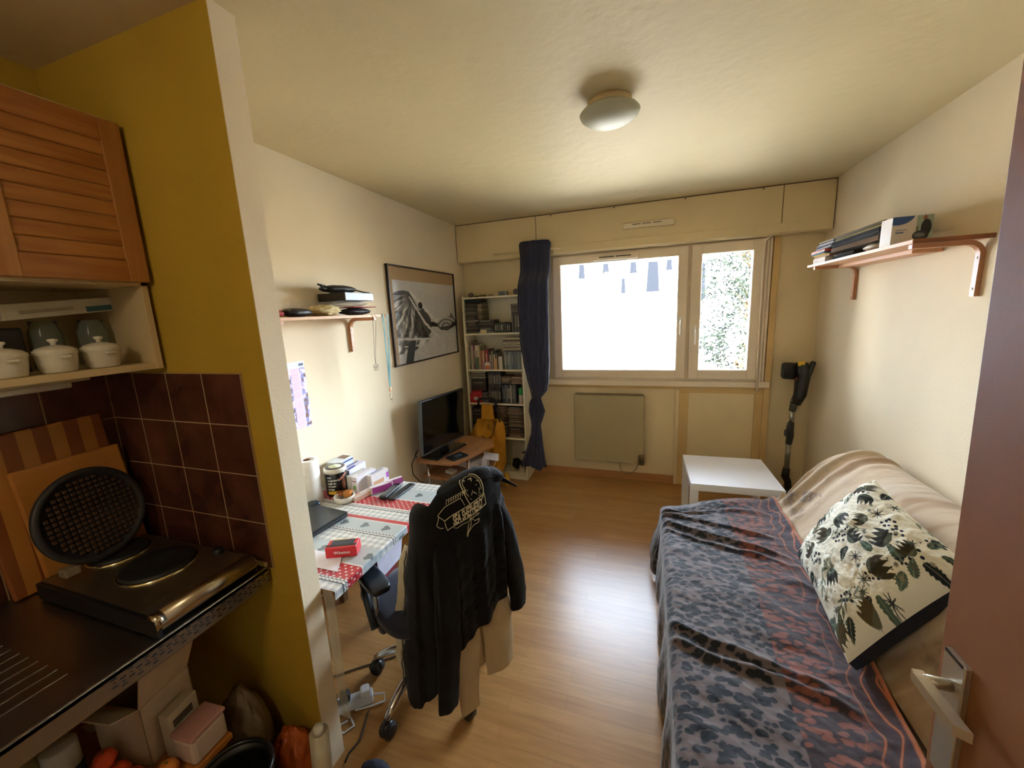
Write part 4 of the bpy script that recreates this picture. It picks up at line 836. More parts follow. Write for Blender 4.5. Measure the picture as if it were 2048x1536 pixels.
b = MB(); b.tube([(.885 + .016 * math.cos(a), 3.612, 2.150 + .022 * math.sin(a)) for a in np.linspace(0, 6.28, 16)[:-1]], .0025, 6, True)
o = b.build('curtain_ring', mat('e6dcc8', 0.3)); tag(o, 'small white ring at the right top of the navy curtain', 'curtain ring')

# ------------------------------------------------------------------ radiator, socket
t = thing('radiator', 'flat beige electric radiator under the window', 'radiator', (1.417, 3.73, 0.19))
b = MB(); b.box(1.10, 1.735, 3.70, 3.765, .190, .845, .008); b.build('panel', pmat('radiator_beige', 'ad9f78', 0.5, var=.02), t)
b = MB(); b.box(1.115, 1.72, 3.7, 3.76, .838, .8475); b.build('grille_slot', mat('3a3024', 0.7), t)
b = MB()
for k in range(46): b.box(1.118 + k * .0131, 1.118 + k * .0131 + .0065, 3.697, 3.762, .836, .8485)
b.build('grille', mat('ab9a70', 0.5), t)
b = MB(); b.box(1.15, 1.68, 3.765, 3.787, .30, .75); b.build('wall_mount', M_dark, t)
t = thing('power_socket', 'small brown socket at the lower right corner of the radiator', 'socket', (1.71, 3.69, .19))
b = MB(); b.box(1.690, 1.742, 3.672, 3.6995, .192, .288, .006); b.build('plate', mat('6d5a36', 0.4), t)
b = MB(); b.lathe([(.019, 0), (.019, .004), (.015, .005), (.014, .002), (0, .002)], (1.716, 3.672, .232), 20, Matrix.Rotation(R_(90), 3, 'X')); b.build('dial', mat('3d3423', 0.4), t)
b = MB(); b.tube([(1.525, 3.72, .192), (1.53, 3.70, .13), (1.57, 3.69, .092), (1.63, 3.69, .10), (1.675, 3.69, .15), (1.69, 3.69, .20)], .0045, 8); o = b.build('cable', mat('8b7b55', 0.5)); tag(o, 'beige cord looping below the radiator to its socket', 'cord')

# ------------------------------------------------------------------ small white table
t = thing('side_table', 'square white side table in front of the window wall', 'table', (2.3139, 3.0612, 0), 0.0167)
Mw = pmat('white_foil', 'f3f2f4', 0.25, spec=.5); T = Matrix.Translation((2.3139, 3.0612, 0)) @ Matrix.Rotation(.0167, 4, 'Z')
b = MB(); b.box(-.275, .275, -.275, .275, .40, .45, .002, T); b.build('table_top', Mw, t)
for i in (-1, 1):
    for j in (-1, 1): b = MB(); b.box(i * .275, i * .225, j * .275, j * .225, 0, .3995, .002, T); b.build('leg', Mw, t)

# ------------------------------------------------------------------ cordless vacuum cleaner
t = thing('vacuum_cleaner', 'black cordless stick vacuum cleaner leaning in the window corner', 'vacuum cleaner', (2.85, 3.62, 0))
Mvb, Mvg = mat('1b1c1d', 0.3), mat('3b3d3c', 0.4)
def v3(u, v, y=3.62): return on(u, v, 'y', y)
b = MB(); p = [v3(1601, 728), v3(1606, 750), v3(1600, 790), v3(1590, 808)]; b.tube([p[0] + Vector((0, 0, .012)), p[0], p[1], p[2], p[3]], [.030, .050, .052, .044, .036], 20); b.build('body', Mvb, t)
b = MB(); c_ = v3(1578, 741); b.lathe([(0, -.062), (.044, -.062), (.050, -.050), (.050, .050), (.042, .060), (0, .060)], c_, 28)
for k in range(9): b.lathe([(.0500, -.045 + k * .010), (.0535, -.043 + k * .010), (.0535, -.040 + k * .010), (.0500, -.038 + k * .010)], c_, 28)
b.build('dust_cup', mat('17181a', 0.25), t)
b = MB(); b.obox(v3(1603, 727, 3.575), (.045, .006, .034), Matrix.Rotation(R_(-8), 3, 'Y'), .001); b.build('yellow_sticker', mat('e2b81e', 0.4), t)
b = MB(); b.obox(v3(1615, 755, 3.60), (.03, .05, .26), Matrix.Rotation(R_(14), 3, 'Y'), .012); b.build('handle', Mvb, t)
b = MB(); b.obox(v3(1593, 757, 3.575), (.012, .006, .016), None, .001); b.build('trigger', mat('8e2420', 0.4), t)
b = MB(); b.tube([v3(1590, 800), v3(1584, 822)], [.028, .024], 20); b.build('neck', Mvg, t)
b = MB(); b.tube([v3(1584, 818), v3(1583, 850)], .018, 18); b.build('tube', pmat('vac_tube', 'a9a79f', 0.25, .9), t)
b = MB(); b.tube([v3(1582, 845), v3(1580, 855), v3(1580, 872), v3(1577, 888)], [.022, .026, .026, .022], 18); b.obox(v3(1572, 866, 3.60), (.022, .03, .05), None, .005); b.build('joint', Mvg, t)
b = MB(); b.tube([v3(1577, 886), v3(1573, 938)], .019, 18); b.build('lower_tube', pmat('vac_tube_grey', '8c8878', 0.3, .5), t)
b = MB(); b.tube([v3(1573, 936), v3(1570, 952), v3(1575, 962), Vector((2.86, 3.60, .07)), Vector((2.87, 3.58, .04))], [.024, .03, .026, .026, .025], 16); b.box(2.76, 2.985, 3.50, 3.60, .004, .055, .012); b.build('floor_head', Mvb, t)

# ------------------------------------------------------------------ television and its stand
Mtw = wood('walnut_foil', '9a6a42', 'b58459', 'y', 2.5, .4)
t = thing('tv_stand', 'low brown tv stand with a curved front and chrome posts', 'tv stand', (.28, 2.95, 0))
def rounded(pts, z0, z1, mb): mb.prism([(x, y, z0) for x, y in pts], (0, 0, z1 - z0))
top = [(.03, 2.600), (.12, 2.585), (.34, 2.585), (.385, 2.62), (.43, 2.76), (.50, 2.98), (.512, 3.05), (.49, 3.12), (.43, 3.22), (.18, 3.27), (.03, 3.27)]
b = MB(); rounded(top, .502, .520, b); b.build('top', Mtw, t)
low = [(.04, 2.66), (.31, 2.630), (.38, 2.66), (.455, 2.75), (.53, 2.88), (.54, 2.98), (.50, 3.16), (.04, 3.22)]
b = MB(); rounded(low, .355, .372, b); b.build('lower_shelf', Mtw, t)
b = MB(); rounded([(.05, 2.68), (.36, 2.68), (.50, 2.90), (.46, 3.14), (.05, 3.20)], .100, .116, b); b.build('bottom_shelf', Mtw, t)
for x, y in ((.10, 2.665), (.40, 2.775), (.10, 3.14), (.42, 3.06)): b = MB(); b.tube([(x, y, 0), (x, y, .501)], .012, 14); b.build('post', M_chrome, t)
t = thing('television', 'flat black television standing on the low brown stand', 'television', (.16, 2.83, .5205))
tl, tr_ = Vector((.135, 2.555, 0)), Vector((.225, 3.095, 0)); d = (tr_ - tl); L = d.length; ang = math.atan2(d.y, d.x)
T = Matrix.Translation(((tl.x + tr_.x) / 2, (tl.y + tr_.y) / 2, .578)) @ Matrix.Rotation(ang, 4, 'Z') @ Matrix.Rotation(R_(3), 4, 'X')
b = MB(); b.box(-L / 2, L / 2, 0, .030, 0, .430, .004, T); b.box(-.16, .16, .028, .060, .06, .30, .01, T); b.build('case', mat('1c1e22', 0.4), t)
b = MB(); b.box(-L / 2 + .008, L / 2 - .008, -.0015, .0005, .014, .422, .0005, T); b.build('screen', pmat('screen_glass', '07090c', 0.08, spec=.6), t)
b = MB(); b.box(-L / 2 - .001, -L / 2 + .004, -.003, .031, -.001, .431, .001, T); b.box(-L / 2, L / 2, -.003, .004, -.003, .010, .001, T); b.build('bezel', mat('6d7681', 0.3, metal=.6), t)
b = MB(); b.box(-.05, .05, .0, .02, -.045, .05, .004, T); b.build('stand_neck', Mvb, t)
b = MB(); T2 = Matrix.Translation(((tl.x + tr_.x) / 2, (tl.y + tr_.y) / 2, .5205)) @ Matrix.Rotation(ang, 4, 'Z'); b.box(-.20, .20, -.07, .09, 0, .013, .004, T2); b.build('stand_base', mat('15171a', 0.2), t)
b = MB(); T3 = Matrix.Translation((.335, 2.720, .5208)) @ Matrix.Rotation(R_(66), 4, 'Z'); b.box(-.075, .075, -.05, .05, 0, .016, .003, T3); b.mi = 1; b.box(-.03, .04, -.03, .02, .016, .0175, .001, T3)
o = b.build('set_top_box', [mat('1f2733', 0.25), mat('3a4a60', 0.3)]); tag(o, 'flat dark box on the brown stand in front of the television', 'box')
b = MB(); b.tube([(.05, 2.62, .60), (.02, 2.56, .50), (.03, 2.55, .42), (.08, 2.56, .36), (.20, 2.58, .33), (.30, 2.58, .30), (.33, 2.6, .22)], .004, 8); b.tube([(.09, 2.53, .57), (.06, 2.56, .585), (.05, 2.62, .60)], .004, 8)
o = b.build('tv_cable', mat('1a1918', 0.5)); tag(o, 'black cable drooping from the left end of the television', 'cable')
carton('small_box', .255, 2.755, .3725, .075, .062, .022, -18, paper('c9c2ae'), 'small cream box on the middle shelf of the brown stand')
carton('game_console', .32, 2.965, .3725, .20, .18, .055, -20, paper('d3d0cf'), 'white flat box at the back of the middle shelf of the brown stand', marks=(('+z', .3, .7, .3, .7, 'c9c8cc'),))
b = MB(); T = Matrix.Translation((.505, 3.0, .44)) @ Matrix.Rotation(R_(20), 4, 'Z') @ Matrix.Rotation(R_(12), 4, 'Y'); b.box(-.06, .07, -.08, .08, -.0015, .0015, 0, T)
b.box(.45, .50, 2.93, 2.98, .3725, .44)
o = b.build('envelope', paper('e2e3f0')); tag(o, 'white sheet sticking out under the brown stand top', 'paper')

# ------------------------------------------------------------------ bookcase
BZ = [1.790, 1.450, 1.102, .768, .425, .080]      # shelf undersides are these minus 15 mm
BX0, BX1, BY0, BY1 = .076, .664, 3.535, 3.775
Mbc = pmat('bookcase_white', 'e2d8bc', 0.45, var=.02)
t = thing('bookcase', 'tall narrow cream bookcase packed with discs and books', 'bookcase', (.37, 3.65, 0))
for x in (BX0, BX1 - .016): MB().box(x, x + .016, BY0, BY1, 0, 1.805, .001).build('side_panel', Mbc, t)
for z in BZ: MB().box(BX0 + .016, BX1 - .016, BY0 + (.002 if z < 1.7 else 0), BY1 - .006, z - .015 if z > .1 else .062, z, .001).build('shelf_board', Mbc, t)
MB().box(BX0 + .016, BX1 - .016, BY1 - .006, BY1, .0, 1.79).build('back_panel', Mbc, t)
MB().box(BX0 + .016, BX1 - .016, BY0 + .005, BY0 + .019, 0, .062, .001).build('plinth', Mbc, t)
IX0, IX1 = BX0 + .018, BX1 - .018
def item(nm, x0, x1, z0, z1, col, lb, cat, grp, y0=BY0 + .02, dep=.14, edge=True, ro=.4):
    b = MB(); b.box(x0, x1, y0, min(y0 + dep, BY1 - .008), z0, z1, .0008, seg=1)
    if edge:     # pale title strip on the spine
        b.mi = 1
        if x1 - x0 > z1 - z0: b.box(x0 + (x1 - x0) * .12, x0 + (x1 - x0) * .78, y0 - .0004, y0, z0 + (z1 - z0) * .35, z0 + (z1 - z0) * .65)
        else: b.box(x0 + (x1 - x0) * .3, x0 + (x1 - x0) * .7, y0 - .0004, y0, z0 + (z1 - z0) * .25, z0 + (z1 - z0) * .8)
    return tag(b.build(nm, [mat(col, ro), mat(edge if isinstance(edge, str) else '8f8674', .5)]), lb, cat, grp)
rng = random.Random(11)
DK = ['1c1b1c', '2a2622', '1f2428', '33291f', '241d22', '3a332a', '2b2f33', '4a4036', '161616', '5b5142']
MX = ['b9ac90', '8a7f6a', 'c8bfa6', '6a5a46', '45382c', 'a39b86', '2b2622', '7a6a50']
def hstack(nm, x0, x1, z0, z1, h, pal, lb, cat, grp, jit=.006, **k):
    z = z0 + .0003; top = z1
    while z + h <= top:
        hh = h * rng.uniform(.85, 1.1); a = rng.uniform(-jit, jit) * .6
        item(nm, max(x0 + a, IX0), min(x1 + a * .7, IX1), z, z + hh - .0004, rng.choice(pal), lb, cat, grp, y0=BY0 + .02 + rng.uniform(0, jit), edge=rng.choice(['8f8674', '5d5548', 'b9b09a', '6d4a3c', False]), **k); z += hh
def vrow(nm, x0, x1, z0, h, w, pal, lb, cat, grp, hj=.0, **k):
    x = x0
    while x + w * .8 <= x1:
        ww = w * rng.uniform(.8, 1.15); ww = min(ww, x1 - x)
        item(nm, x, x + ww - .0004, z0 + .0003, z0 + h * rng.uniform(1 - hj, 1), rng.choice(pal), lb, cat, grp, edge=rng.choice(['8f8674', '6d675c', 'b4aa98', False]), y0=BY0 + .02 + rng.uniform(0, .004), **k); x += ww
z = BZ[1]
hstack('disc_case', IX0 + .002, IX0 + .124, z, z + .285, .0105, DK + ['b9ac90', '8a7f6a', '5a5238'], 'disc case in the tall stack at the left of the top shelf', 'disc', 'tall disc stack on the top shelf')
item('storage_box', IX0 + .002, IX0 + .17, z + .2875, z + .322, '14201e', 'dark green-black box crowning the left disc stack', 'box', None, edge=False)
hstack('paperback', IX0 + .128, IX0 + .175, z + .125, z + .285, .014, ['7a6848', '5a4a34', '8a7650', '4b3f2e'], 'brown paperback piled on the low dark stack of the top shelf', 'book', 'brown paperbacks on the top shelf', jit=.002)
hstack('film_case', IX0 + .130, IX0 + .290, z, z + .124, .0155, ['23211d', '3b4040', '2f3a36', '6d7270', '1b1b1a', '4a4438'], 'film case in the low dark stack of the top shelf', 'disc', 'low film stack on the top shelf')
b = MB(); b.box(IX0 + .150, IX0 + .215, BY0 + .006, BY0 + .018, z + .0003, z + .034, .010); o = b.build('soap_dish', mat('c9b486', .5)); tag(o, 'small cream oval object before the low dark stack of the top shelf', 'ornament')
vrow('notebook', IX0 + .296, IX0 + .460, z, .098, .020, ['2e3226', '3a3d2c', '24261e', '453c2c', '2b2a24'], 'dark olive notebook standing low on the top shelf', 'book', 'dark notebooks on the top shelf', hj=.15)
vrow('film_case', IX0 + .464, IX1 - .002, z, .192, .0155, ['26241f', '3d3830', '4d4c48', '2c2622'], 'film case upright at the right end of the top shelf', 'disc', 'upright films on the top shelf')
hstack('film_case', IX0 + .464, IX1 - .002, z + .193, z + .265, .024, ['3a332a', '2b2520', '4a4036'], 'dark box laid flat above the upright films of the top shelf', 'disc', 'flat boxes over the upright films', jit=.002)
# second shelf: books, each its own look
z = BZ[2]; x = IX0 + .002
for w, h, col, lb in ((.014, .262, 'b9ab88', 'thin cream book, first from the left on the book shelf'), (.012, .215, '2a2420', 'thin black book beside the cream one on the book shelf'), (.014, .270, '9c927c', 'thin grey book, second tall one on the book shelf'), (.014, .235, 'c2b799', 'pale thin book before the purple one'), (.022, .235, '6a2450', 'purple book between pale spines on the book shelf'), (.036, .232, 'cfc4a8', 'thick cream book with a green lower half')):
    item('book', x, x + w - .0006, z + .0003, z + h, col, lb, 'book', 'books on the second shelf', edge='8f8674'); x += w
item('book', x - .0355, x - .0012, z + .0003, z + .118, '5d7058', 'green book in front of the thick cream one', 'book', 'books on the second shelf', y0=BY0 + .006, dep=.013, edge=False)
for w, h, col, lb in ((.020, .225, 'a2906c', 'tan book with a dark spot right of the thick cream book'), (.016, .180, '9c5138', 'rust coloured book before the beige one'), (.024, .180, 'b08c60', 'beige book with a rust neighbour on the book shelf'), (.008, .15, '6b3328', 'very thin brown book left of the red one'), (.026, .190, 'a81f3c', 'bright crimson book in the middle of the book shelf'), (.012, .192, '5c2a30', 'dark red book right of the crimson one'), (.030, .175, '3c3a2c', 'dark olive book above the beige front'), (.008, .18, 'b5ab8c', 'pale thin book right of the dark olive one'), (.034, .180, '221f24', 'black book above the white one'), (.008, .16, '8c8470', 'grey thin book by the blue-grey films')):
    item('book', x, x + w - .0006, z + .0003, z + h, col, lb, 'book', 'books on the second shelf', edge='b9ae95' if w > .02 else False); x += w
b = MB(); b.box(IX0 + .155, IX0 + .248, BY0 + .003, BY0 + .015, z + .0003, z + .075, .001); b.mi = 1; b.lathe([(0, 0), (.028, 0), (.028, .0008), (0, .0008)], (IX0 + .208, BY0 + .003, z + .045), 28, Matrix.Rotation(R_(90), 3, 'X')); b.mi = 2; b.box(IX0 + .192, IX0 + .224, BY0 + .001, BY0 + .0022, z + .006, z + .042)
o = b.build('tea_packet', [mat('9c7884', .5), mat('d8cfc0', .5), mat('cf6f2c', .5)]); tag(o, 'mauve packet with a white circle and orange square on the book shelf', 'packet')
item('book', IX0 + .272, IX0 + .305, z + .0003, z + .105, 'b58f5c', 'small beige book in front of the dark olive one', 'book', 'books on the second shelf', y0=BY0 + .005, dep=.013, edge=False)
item('book', IX0 + .322, IX0 + .360, z + .0003, z + .125, 'b9b2a8', 'off-white book in front of the black one', 'book', 'books on the second shelf', y0=BY0 + .005, dep=.013, edge=False)
vrow('film_case', IX0 + .378, IX1 - .001, z, .172, .0148, ['3f5060', '46586a', '56646c', '3a4552', '7d8a8c', '5a5c58'], 'blue-grey film case upright at the right of the book shelf', 'disc', 'blue-grey films on the second shelf', hj=.02)
hstack('disc_case', IX0 + .372, IX1 - .001, z + .176, z + .300, .0105, MX, 'disc case in the pale pile over the blue-grey films', 'disc', 'pale disc pile on the second shelf')
# third shelf
z = BZ[3]
hstack('disc_case', IX0 + .020, IX0 + .172, z + .158, z + .312, .0105, DK + ['c8bfa6', '8a7f6a'], 'disc case in the left pile of the third shelf', 'disc', 'left disc pile on the third shelf')
item('film_box', IX0 + .018, IX0 + .172, z + .120, z + .1575, '3a1c1e', 'dark maroon box under the left disc pile of the third shelf', 'box', None, edge=False)
item('film_box', IX0 + .018, IX0 + .110, z + .0003, z + .1195, '5d1a22', 'dark red box behind the bright red one on the third shelf', 'box', None, edge=False, y0=BY0 + .06, dep=.1)
for x0, x1, z1, y0, lb in ((IX0 + .012, IX0 + .118, .118, BY0 + .030, 'bright red box with a grey picture, behind its twin'), (IX0 - .014 + .015, IX0 + .098, .092, BY0 + .008, 'bright red box with a white picture, front left of the third shelf')):
    b = MB(); b.box(x0, x1, y0, y0 + .018, z + .0003, z + z1, .001); b.mi = 1; b.lathe([(0, 0), (.026, 0), (.026, .0006), (0, .0006)], ((x0 + x1) / 2 + .012, y0, z + z1 * .48), 24, Matrix.Rotation(R_(90), 3, 'X'), sy=.8)
    tag(b.build('toy_box', [mat('b8242c', .4), mat('b7b2ae', .5)]), lb, 'box', 'red boxes on the third shelf')
hstack('disc_case', IX0 + .125, IX0 + .190, z, z + .112, .0105, ['1c1b1c', '26272a', '8c8a84', '3b3c40'], 'disc case in the small black pile by the red boxes', 'disc', 'small disc pile by the red boxes', jit=.002)
vrow('disc_case', IX0 + .195, IX0 + .330, z, .150, .0108, DK, 'disc case standing in the lower middle row of the third shelf', 'disc', 'lower middle discs on the third shelf', hj=.03)
vrow('disc_case', IX0 + .195, IX0 + .330, z + .1508, .160, .0108, DK[:6] + ['3d3a40'], 'disc case standing in the upper middle row of the third shelf', 'disc', 'upper middle discs on the third shelf', hj=.03)
vrow('film_case', IX0 + .335, IX0 + .490, z, .190, .0145, ['8f866c', '5e5c50', '2b3038', '3a3f48', 'a09a8a', '22252a', '4a5058'], 'film case upright right of the middle discs on the third shelf', 'disc', 'upright films on the third shelf', hj=.06)
hstack('paperback', IX0 + .335, IX0 + .430, z + .193, z + .268, .018, ['8a6c48', '6b5136', 'a08452', '4b3a2a'], 'brown paperback laid on the upright films of the third shelf', 'book', 'brown books over the films', jit=.003)
hstack('paperback', IX0 + .434, IX1 - .004, z + .193, z + .272, .017, ['6b4a36', '7c5a40', '523a2c'], 'reddish brown paperback laid at the right of the third shelf', 'book', 'reddish books on the third shelf', jit=.003)
t = thing('spray_can', 'white spray can with a green cap on the third shelf', 'can', (IX1 - .035, BY0 + .05, z))
b = MB(); b.lathe([(0, .0003), (.021, .0003), (.022, .004), (.022, .085), (.018, .095)], (IX1 - .030, BY0 + .035, z), 24); b.build('can_body', mat('b9a798', .35), t)
b = MB(); b.lathe([(.021, .088), (.022, .09), (.021, .145), (.017, .152), (0, .152)], (IX1 - .030, BY0 + .035, z), 24); b.build('cap', mat('1f8a45', .35), t)
# fourth shelf: discs
z = BZ[4]
vrow('disc_case', IX0 + .004, IX0 + .09, z, .150, .0108, DK[:5] + ['3d4040'], 'disc case upright at the left of the lowest disc shelf', 'disc', 'upright discs on the lowest disc shelf', hj=.03)
hstack('disc_case', IX0 + .004, IX0 + .125, z + .151, z + .300, .0108, DK[:6], 'disc case lying over the upright discs of the lowest disc shelf', 'disc', 'flat discs on the lowest disc shelf')
PW = ['3a2b20', '4a3626', '2b211a', '5a4430', '241c18', '6a5030', '352a24', '8a7a5c']
hstack('disc_case', IX0 + .235, IX0 + .375, z, z + .312, .0108, PW, 'disc case in the middle brown stack of the lowest disc shelf', 'disc', 'middle brown disc stack')
hstack('disc_case', IX0 + .382, IX1 - .016, z, z + .310, .0108, PW, 'disc case in the right brown stack of the lowest disc shelf', 'disc', 'right brown disc stack')
# bottom shelf
z = BZ[5]
lumpy('black_pouch', (.530, 3.615, z + .055), (.050, .045, .055), '161412', 'soft black pouch on the bottom shelf of the bookcase', 'pouch', .7, 7, .3)
carton('small_box', (.624), 3.64, z + .0005, .038, .070, .125, 0, paper('c9b896'), 'tall cream box at the right end of the bottom shelf')
carton('small_box', .600, 3.570, z + .0005, .05, .035, .055, 8, paper('c2b492'), 'low cream box in front of the tall one on the bottom shelf')
carton('small_box', (.612), 3.635, z + .1265, .058, .06, .045, 0, paper('cdbd98'), 'cream box topping the tall one on the bottom shelf')
b = MB(); b.tube([(.615 + .022 * math.cos(a), 3.615 + .022 * math.sin(a), z + .175) for a in np.linspace(0, 6.28, 20)[:-1]], .004, 6, True); o = b.build('cable_ring', mat('23201c', .5)); tag(o, 'small coil of black cable on the cream boxes', 'cable')
b = MB(); b.prism([(.46, 3.545, z + .0005), (.56, 3.545, z + .0005), (.56, 3.60, z + .0005), (.50, 3.60, z + .0005)], (0, 0, .002)); o = b.build('paper_sheet', paper('c6b48c')); tag(o, 'creased cream paper at the front of the bottom shelf', 'paper')
# things on top
z = 1.7905
for nm, x, y, sx_, sy_, sz_, col, lb in (('stone', .145, 3.60, .028, .02, .022, '6f5a4a', 'small brown stone on top of the bookcase, at its left'), ('stone', .20, 3.61, .028, .02, .008, '4a4232', 'flat dark stone on top of the bookcase beside the brown one'), ('stone', .26, 3.60, .03, .02, .012, '7d7440', 'olive green stone on top of the bookcase'), ('stone', .345, 3.61, .03, .02, .010, 'a8906c', 'pale flat stone on top of the bookcase'), ('stone', .30, 3.58, .012, .01, .008, '2c2a2a', 'tiny black stone on top of the bookcase')):
    lumpy(nm, (x, y, z + sz_), (sx_, sy_, sz_), col, lb, 'stone', .6, x * 40, .35, 8, 24)
b = MB(); b.box(.435, .515, 3.575, 3.625, z + .0003, z + .040, .002); b.mi = 1; b.box(.503, .5155, 3.5745, 3.6255, z + .0003, z + .0405, .001)
o = b.build('small_box', [mat('5e6266', .35), mat('8f9698', .3, metal=.5)]); tag(o, 'grey metal box on top of the bookcase', 'box')
t = thing('small_clock', 'small round dark clock at the right end of the bookcase top', 'clock', (.60, 3.60, z))
b = MB(); b.lathe([(.0, 0), (.026, 0), (.028, .004), (.028, .022), (0, .022)], (.60, 3.615, z + .029), 28, Matrix.Rotation(R_(90), 3, 'X')); b.build('clock_case', mat('c9ccd0', .25, metal=.6), t)
b = MB(); b.lathe([(0, 0), (.024, 0), (.024, .002), (0, .002)], (.60, 3.593, z + .029), 28, Matrix.Rotation(R_(90), 3, 'X')); b.build('dial', mat('50555a', .4), t)

# ------------------------------------------------------------------ mustard carrier hanging in front of the bookcase
t = thing('fabric_backpack', 'mustard yellow fabric carrier hanging before the bookcase', 'backpack', (.31, 3.40, .10))
My = pmat('mustard_cotton', 'bd851c', .85, bump=.3, bscale=200, var=.06)
rows = [(838, 953, 997), (846, 950, 1003), (858, 944, 1006), (872, 938, 1008), (888, 937, 1008), (905, 941, 1009), (922, 950, 1010), (938, 968, 1006), (950, 985, 1000)]
A = np.array([(on(l, v, 'y', 3.42).z, on(l, v, 'y', 3.42).x, on(r, v, 'y', 3.42).x) for v, l, r in rows]); zs = np.linspace(A[0, 0], A[-1, 0], 90); o_ = np.argsort(A[:, 0]); xl = np.interp(zs, A[o_, 0], A[o_, 1]); xr = np.interp(zs, A[o_, 0], A[o_, 2])
th = np.linspace(0, 2 * np.pi, 90, endpoint=False); TH, ZZ = np.meshgrid(th, zs, indexing='ij'); e = np.sin(np.clip((A[0, 0] - ZZ) / .07, 0, 1) * 1.57) * .8 + .2
X = (xl + xr)[None, :] / 2 + (xr - xl)[None, :] / 2 * np.cos(TH); hole = np.exp(-((X - .315) / .07) ** 4 - ((ZZ - .56) / .10) ** 4) * (np.sin(TH) > 0)
Y = 3.455 - .075 * np.sin(TH) * e + .085 * hole + .03 * fbm(X * 18, ZZ * 9, TH * 0) ; sheet('bag_body', np.stack([X, Y, ZZ], -1), My, t, close_u=True)
p0, p1, p2, p3 = [on(u, v, 'y', 3.42) for u, v in ((963, 808), (985, 808), (989, 838), (963, 840))]
G = np.stack(np.meshgrid(np.linspace(0, 1, 16), np.linspace(0, 1, 20), indexing='ij'), -1); a, v = G[..., :1], G[..., 1:]
Pn = (np.array(p0) * (1 - a) + np.array(p1) * a) * (1 - v) + (np.array(p3) * (1 - a) + np.array(p2) * a) * v; Pn[..., 1] += .006 * np.sin(a[..., 0] * 6) ; sheet('collar', Pn, My, t, thick=.012)
b = MB(); q = [on(u, v, 'y', 3.435) for u, v in ((957, 815), (957, 800), (962, 797), (985, 797), (990, 800), (993, 815))]; b.tube(q, .011, 8); b.build('handle_loop', mat('17140f', .6), t)
for q in ([(990, 812), (994, 818), (997, 832), (1001, 850)],): b = MB(); b.tube([on(u, v, 'y', 3.445) for u, v in q], [.016, .012, .008, .007], 8); b.build('strap', mat('1d1a18', .6), t)
b = MB(); b.tube([on(u, v, 'y', 3.40) for u, v in ((992, 842), (988, 858), (984, 872), (975, 878), (963, 872))], .0055, 6); b.build('piping', mat('3a2418', .6), t)
b = MB(); b.tube([on(u, v, 'y', 3.40) for u, v in ((954, 850), (955, 862), (957, 874))], .006, 6); b.build('buckle', mat('241c14', .5), t)
t2 = lumpy('toy_banana', (.505, 3.36, .075), (.03, .03, .075), 'c99a1e', 'small yellow object on the floor before the bookcase', 'toy', .5, 3, .1)

# ------------------------------------------------------------------ shelf on the right wall
t = thing('wall_shelf', 'beech shelf with magazines on two bent brackets on the right wall', 'shelf', (2.89, 2.73, 1.838))
b = MB(); b.box(2.762, W, 2.170, 3.300, 1.838, 1.853, .001); b.box(2.90, W - .001, 2.45, 3.2, 1.820, 1.8375); b.build('board', M_beech, t)
b = MB(); b.bm.faces.ensure_lookup_table(); b.box(2.763, W - .001, 2.164, 2.171, 1.836, 1.854, .002); b.build('rough_end', wood('torn_wood', '6b3a1e', '8f5a34', 'x', 3, .8), t)
for y in (3.23, 2.215): bracket(y, W, -1, 1.8375, .235, .222, parent=t, w=.026)
zs0 = 1.8535
def flat(nm, x0, x1, y0, y1, z0, z1, col, lb, cat, rz=0, grp='magazines and papers on the right shelf', rough=.5):
    T = Matrix.Translation(((x0 + x1) / 2, (y0 + y1) / 2, 0)) @ Matrix.Rotation(R_(rz), 4, 'Z')
    b = MB(); b.box(-(x1 - x0) / 2, (x1 - x0) / 2, -(y1 - y0) / 2, (y1 - y0) / 2, z0, z1, .0006, T, seg=1); b.mi = 1; e = (z1 - z0)
    if e > .008: b.box(-(x1 - x0) / 2 - .0004, -(x1 - x0) / 2, -(y1 - y0) / 2 + .001, (y1 - y0) / 2 - .001, z0 + e * .2, z1 - e * .2, 0, T)
    return tag(b.build(nm, [mat(col, .8, spec=.15), paper('b9a88c') if cat in ('magazine', 'box') else mat(col, .95, spec=.05)]), lb, cat, grp)
flat('boxed_set', 2.785, 2.99, 3.085, 3.275, zs0, zs0 + .034, 'ece5da', 'white edged flat box at the bottom left of the right shelf pile', 'box')
flat('folder', 2.79, 2.99, 3.05, 3.270, zs0 + .0345, zs0 + .050, 'a88a72', 'tan folder above the white edged box', 'folder', 1)
flat('magazine', 2.785, 2.99, 3.08, 3.285, zs0 + .0505, zs0 + .056, 'c9a84c', 'thin ochre magazine under the blue one', 'magazine')
flat('magazine', 2.775, 2.985, 3.08, 3.288, zs0 + .0565, zs0 + .064, '46708c', 'blue magazine under the coral one', 'magazine', -1)
flat('magazine', 2.775, 2.985, 3.075, 3.288, zs0 + .0645, zs0 + .080, 'cf5a58', 'coral red magazine in the left pile of the right shelf', 'magazine')
for k in range(7): flat('magazine', 2.785 + .003 * (k % 3), 2.985, 3.03 - .006 * k, 3.270 - .012 * k, zs0 + .0805 + k * .0068, zs0 + .0868 + k * .0068, ['5b5a66', 'b9b4b0', '4c5566', '8d8a92', 'c9c6c6', '6a6e78', 'a8a298'][k], ['dark grey', 'pale grey', 'slate', 'mid grey', 'near white', 'blue-grey', 'warm grey'][k] + ' magazine in the curling left pile of the right shelf', 'magazine', rng.uniform(-2, 2))
flat('storage_case', 2.80, 2.995, 2.76, 3.02, zs0, zs0 + .030, '26241c', 'low dark olive case in the middle of the right shelf', 'case')
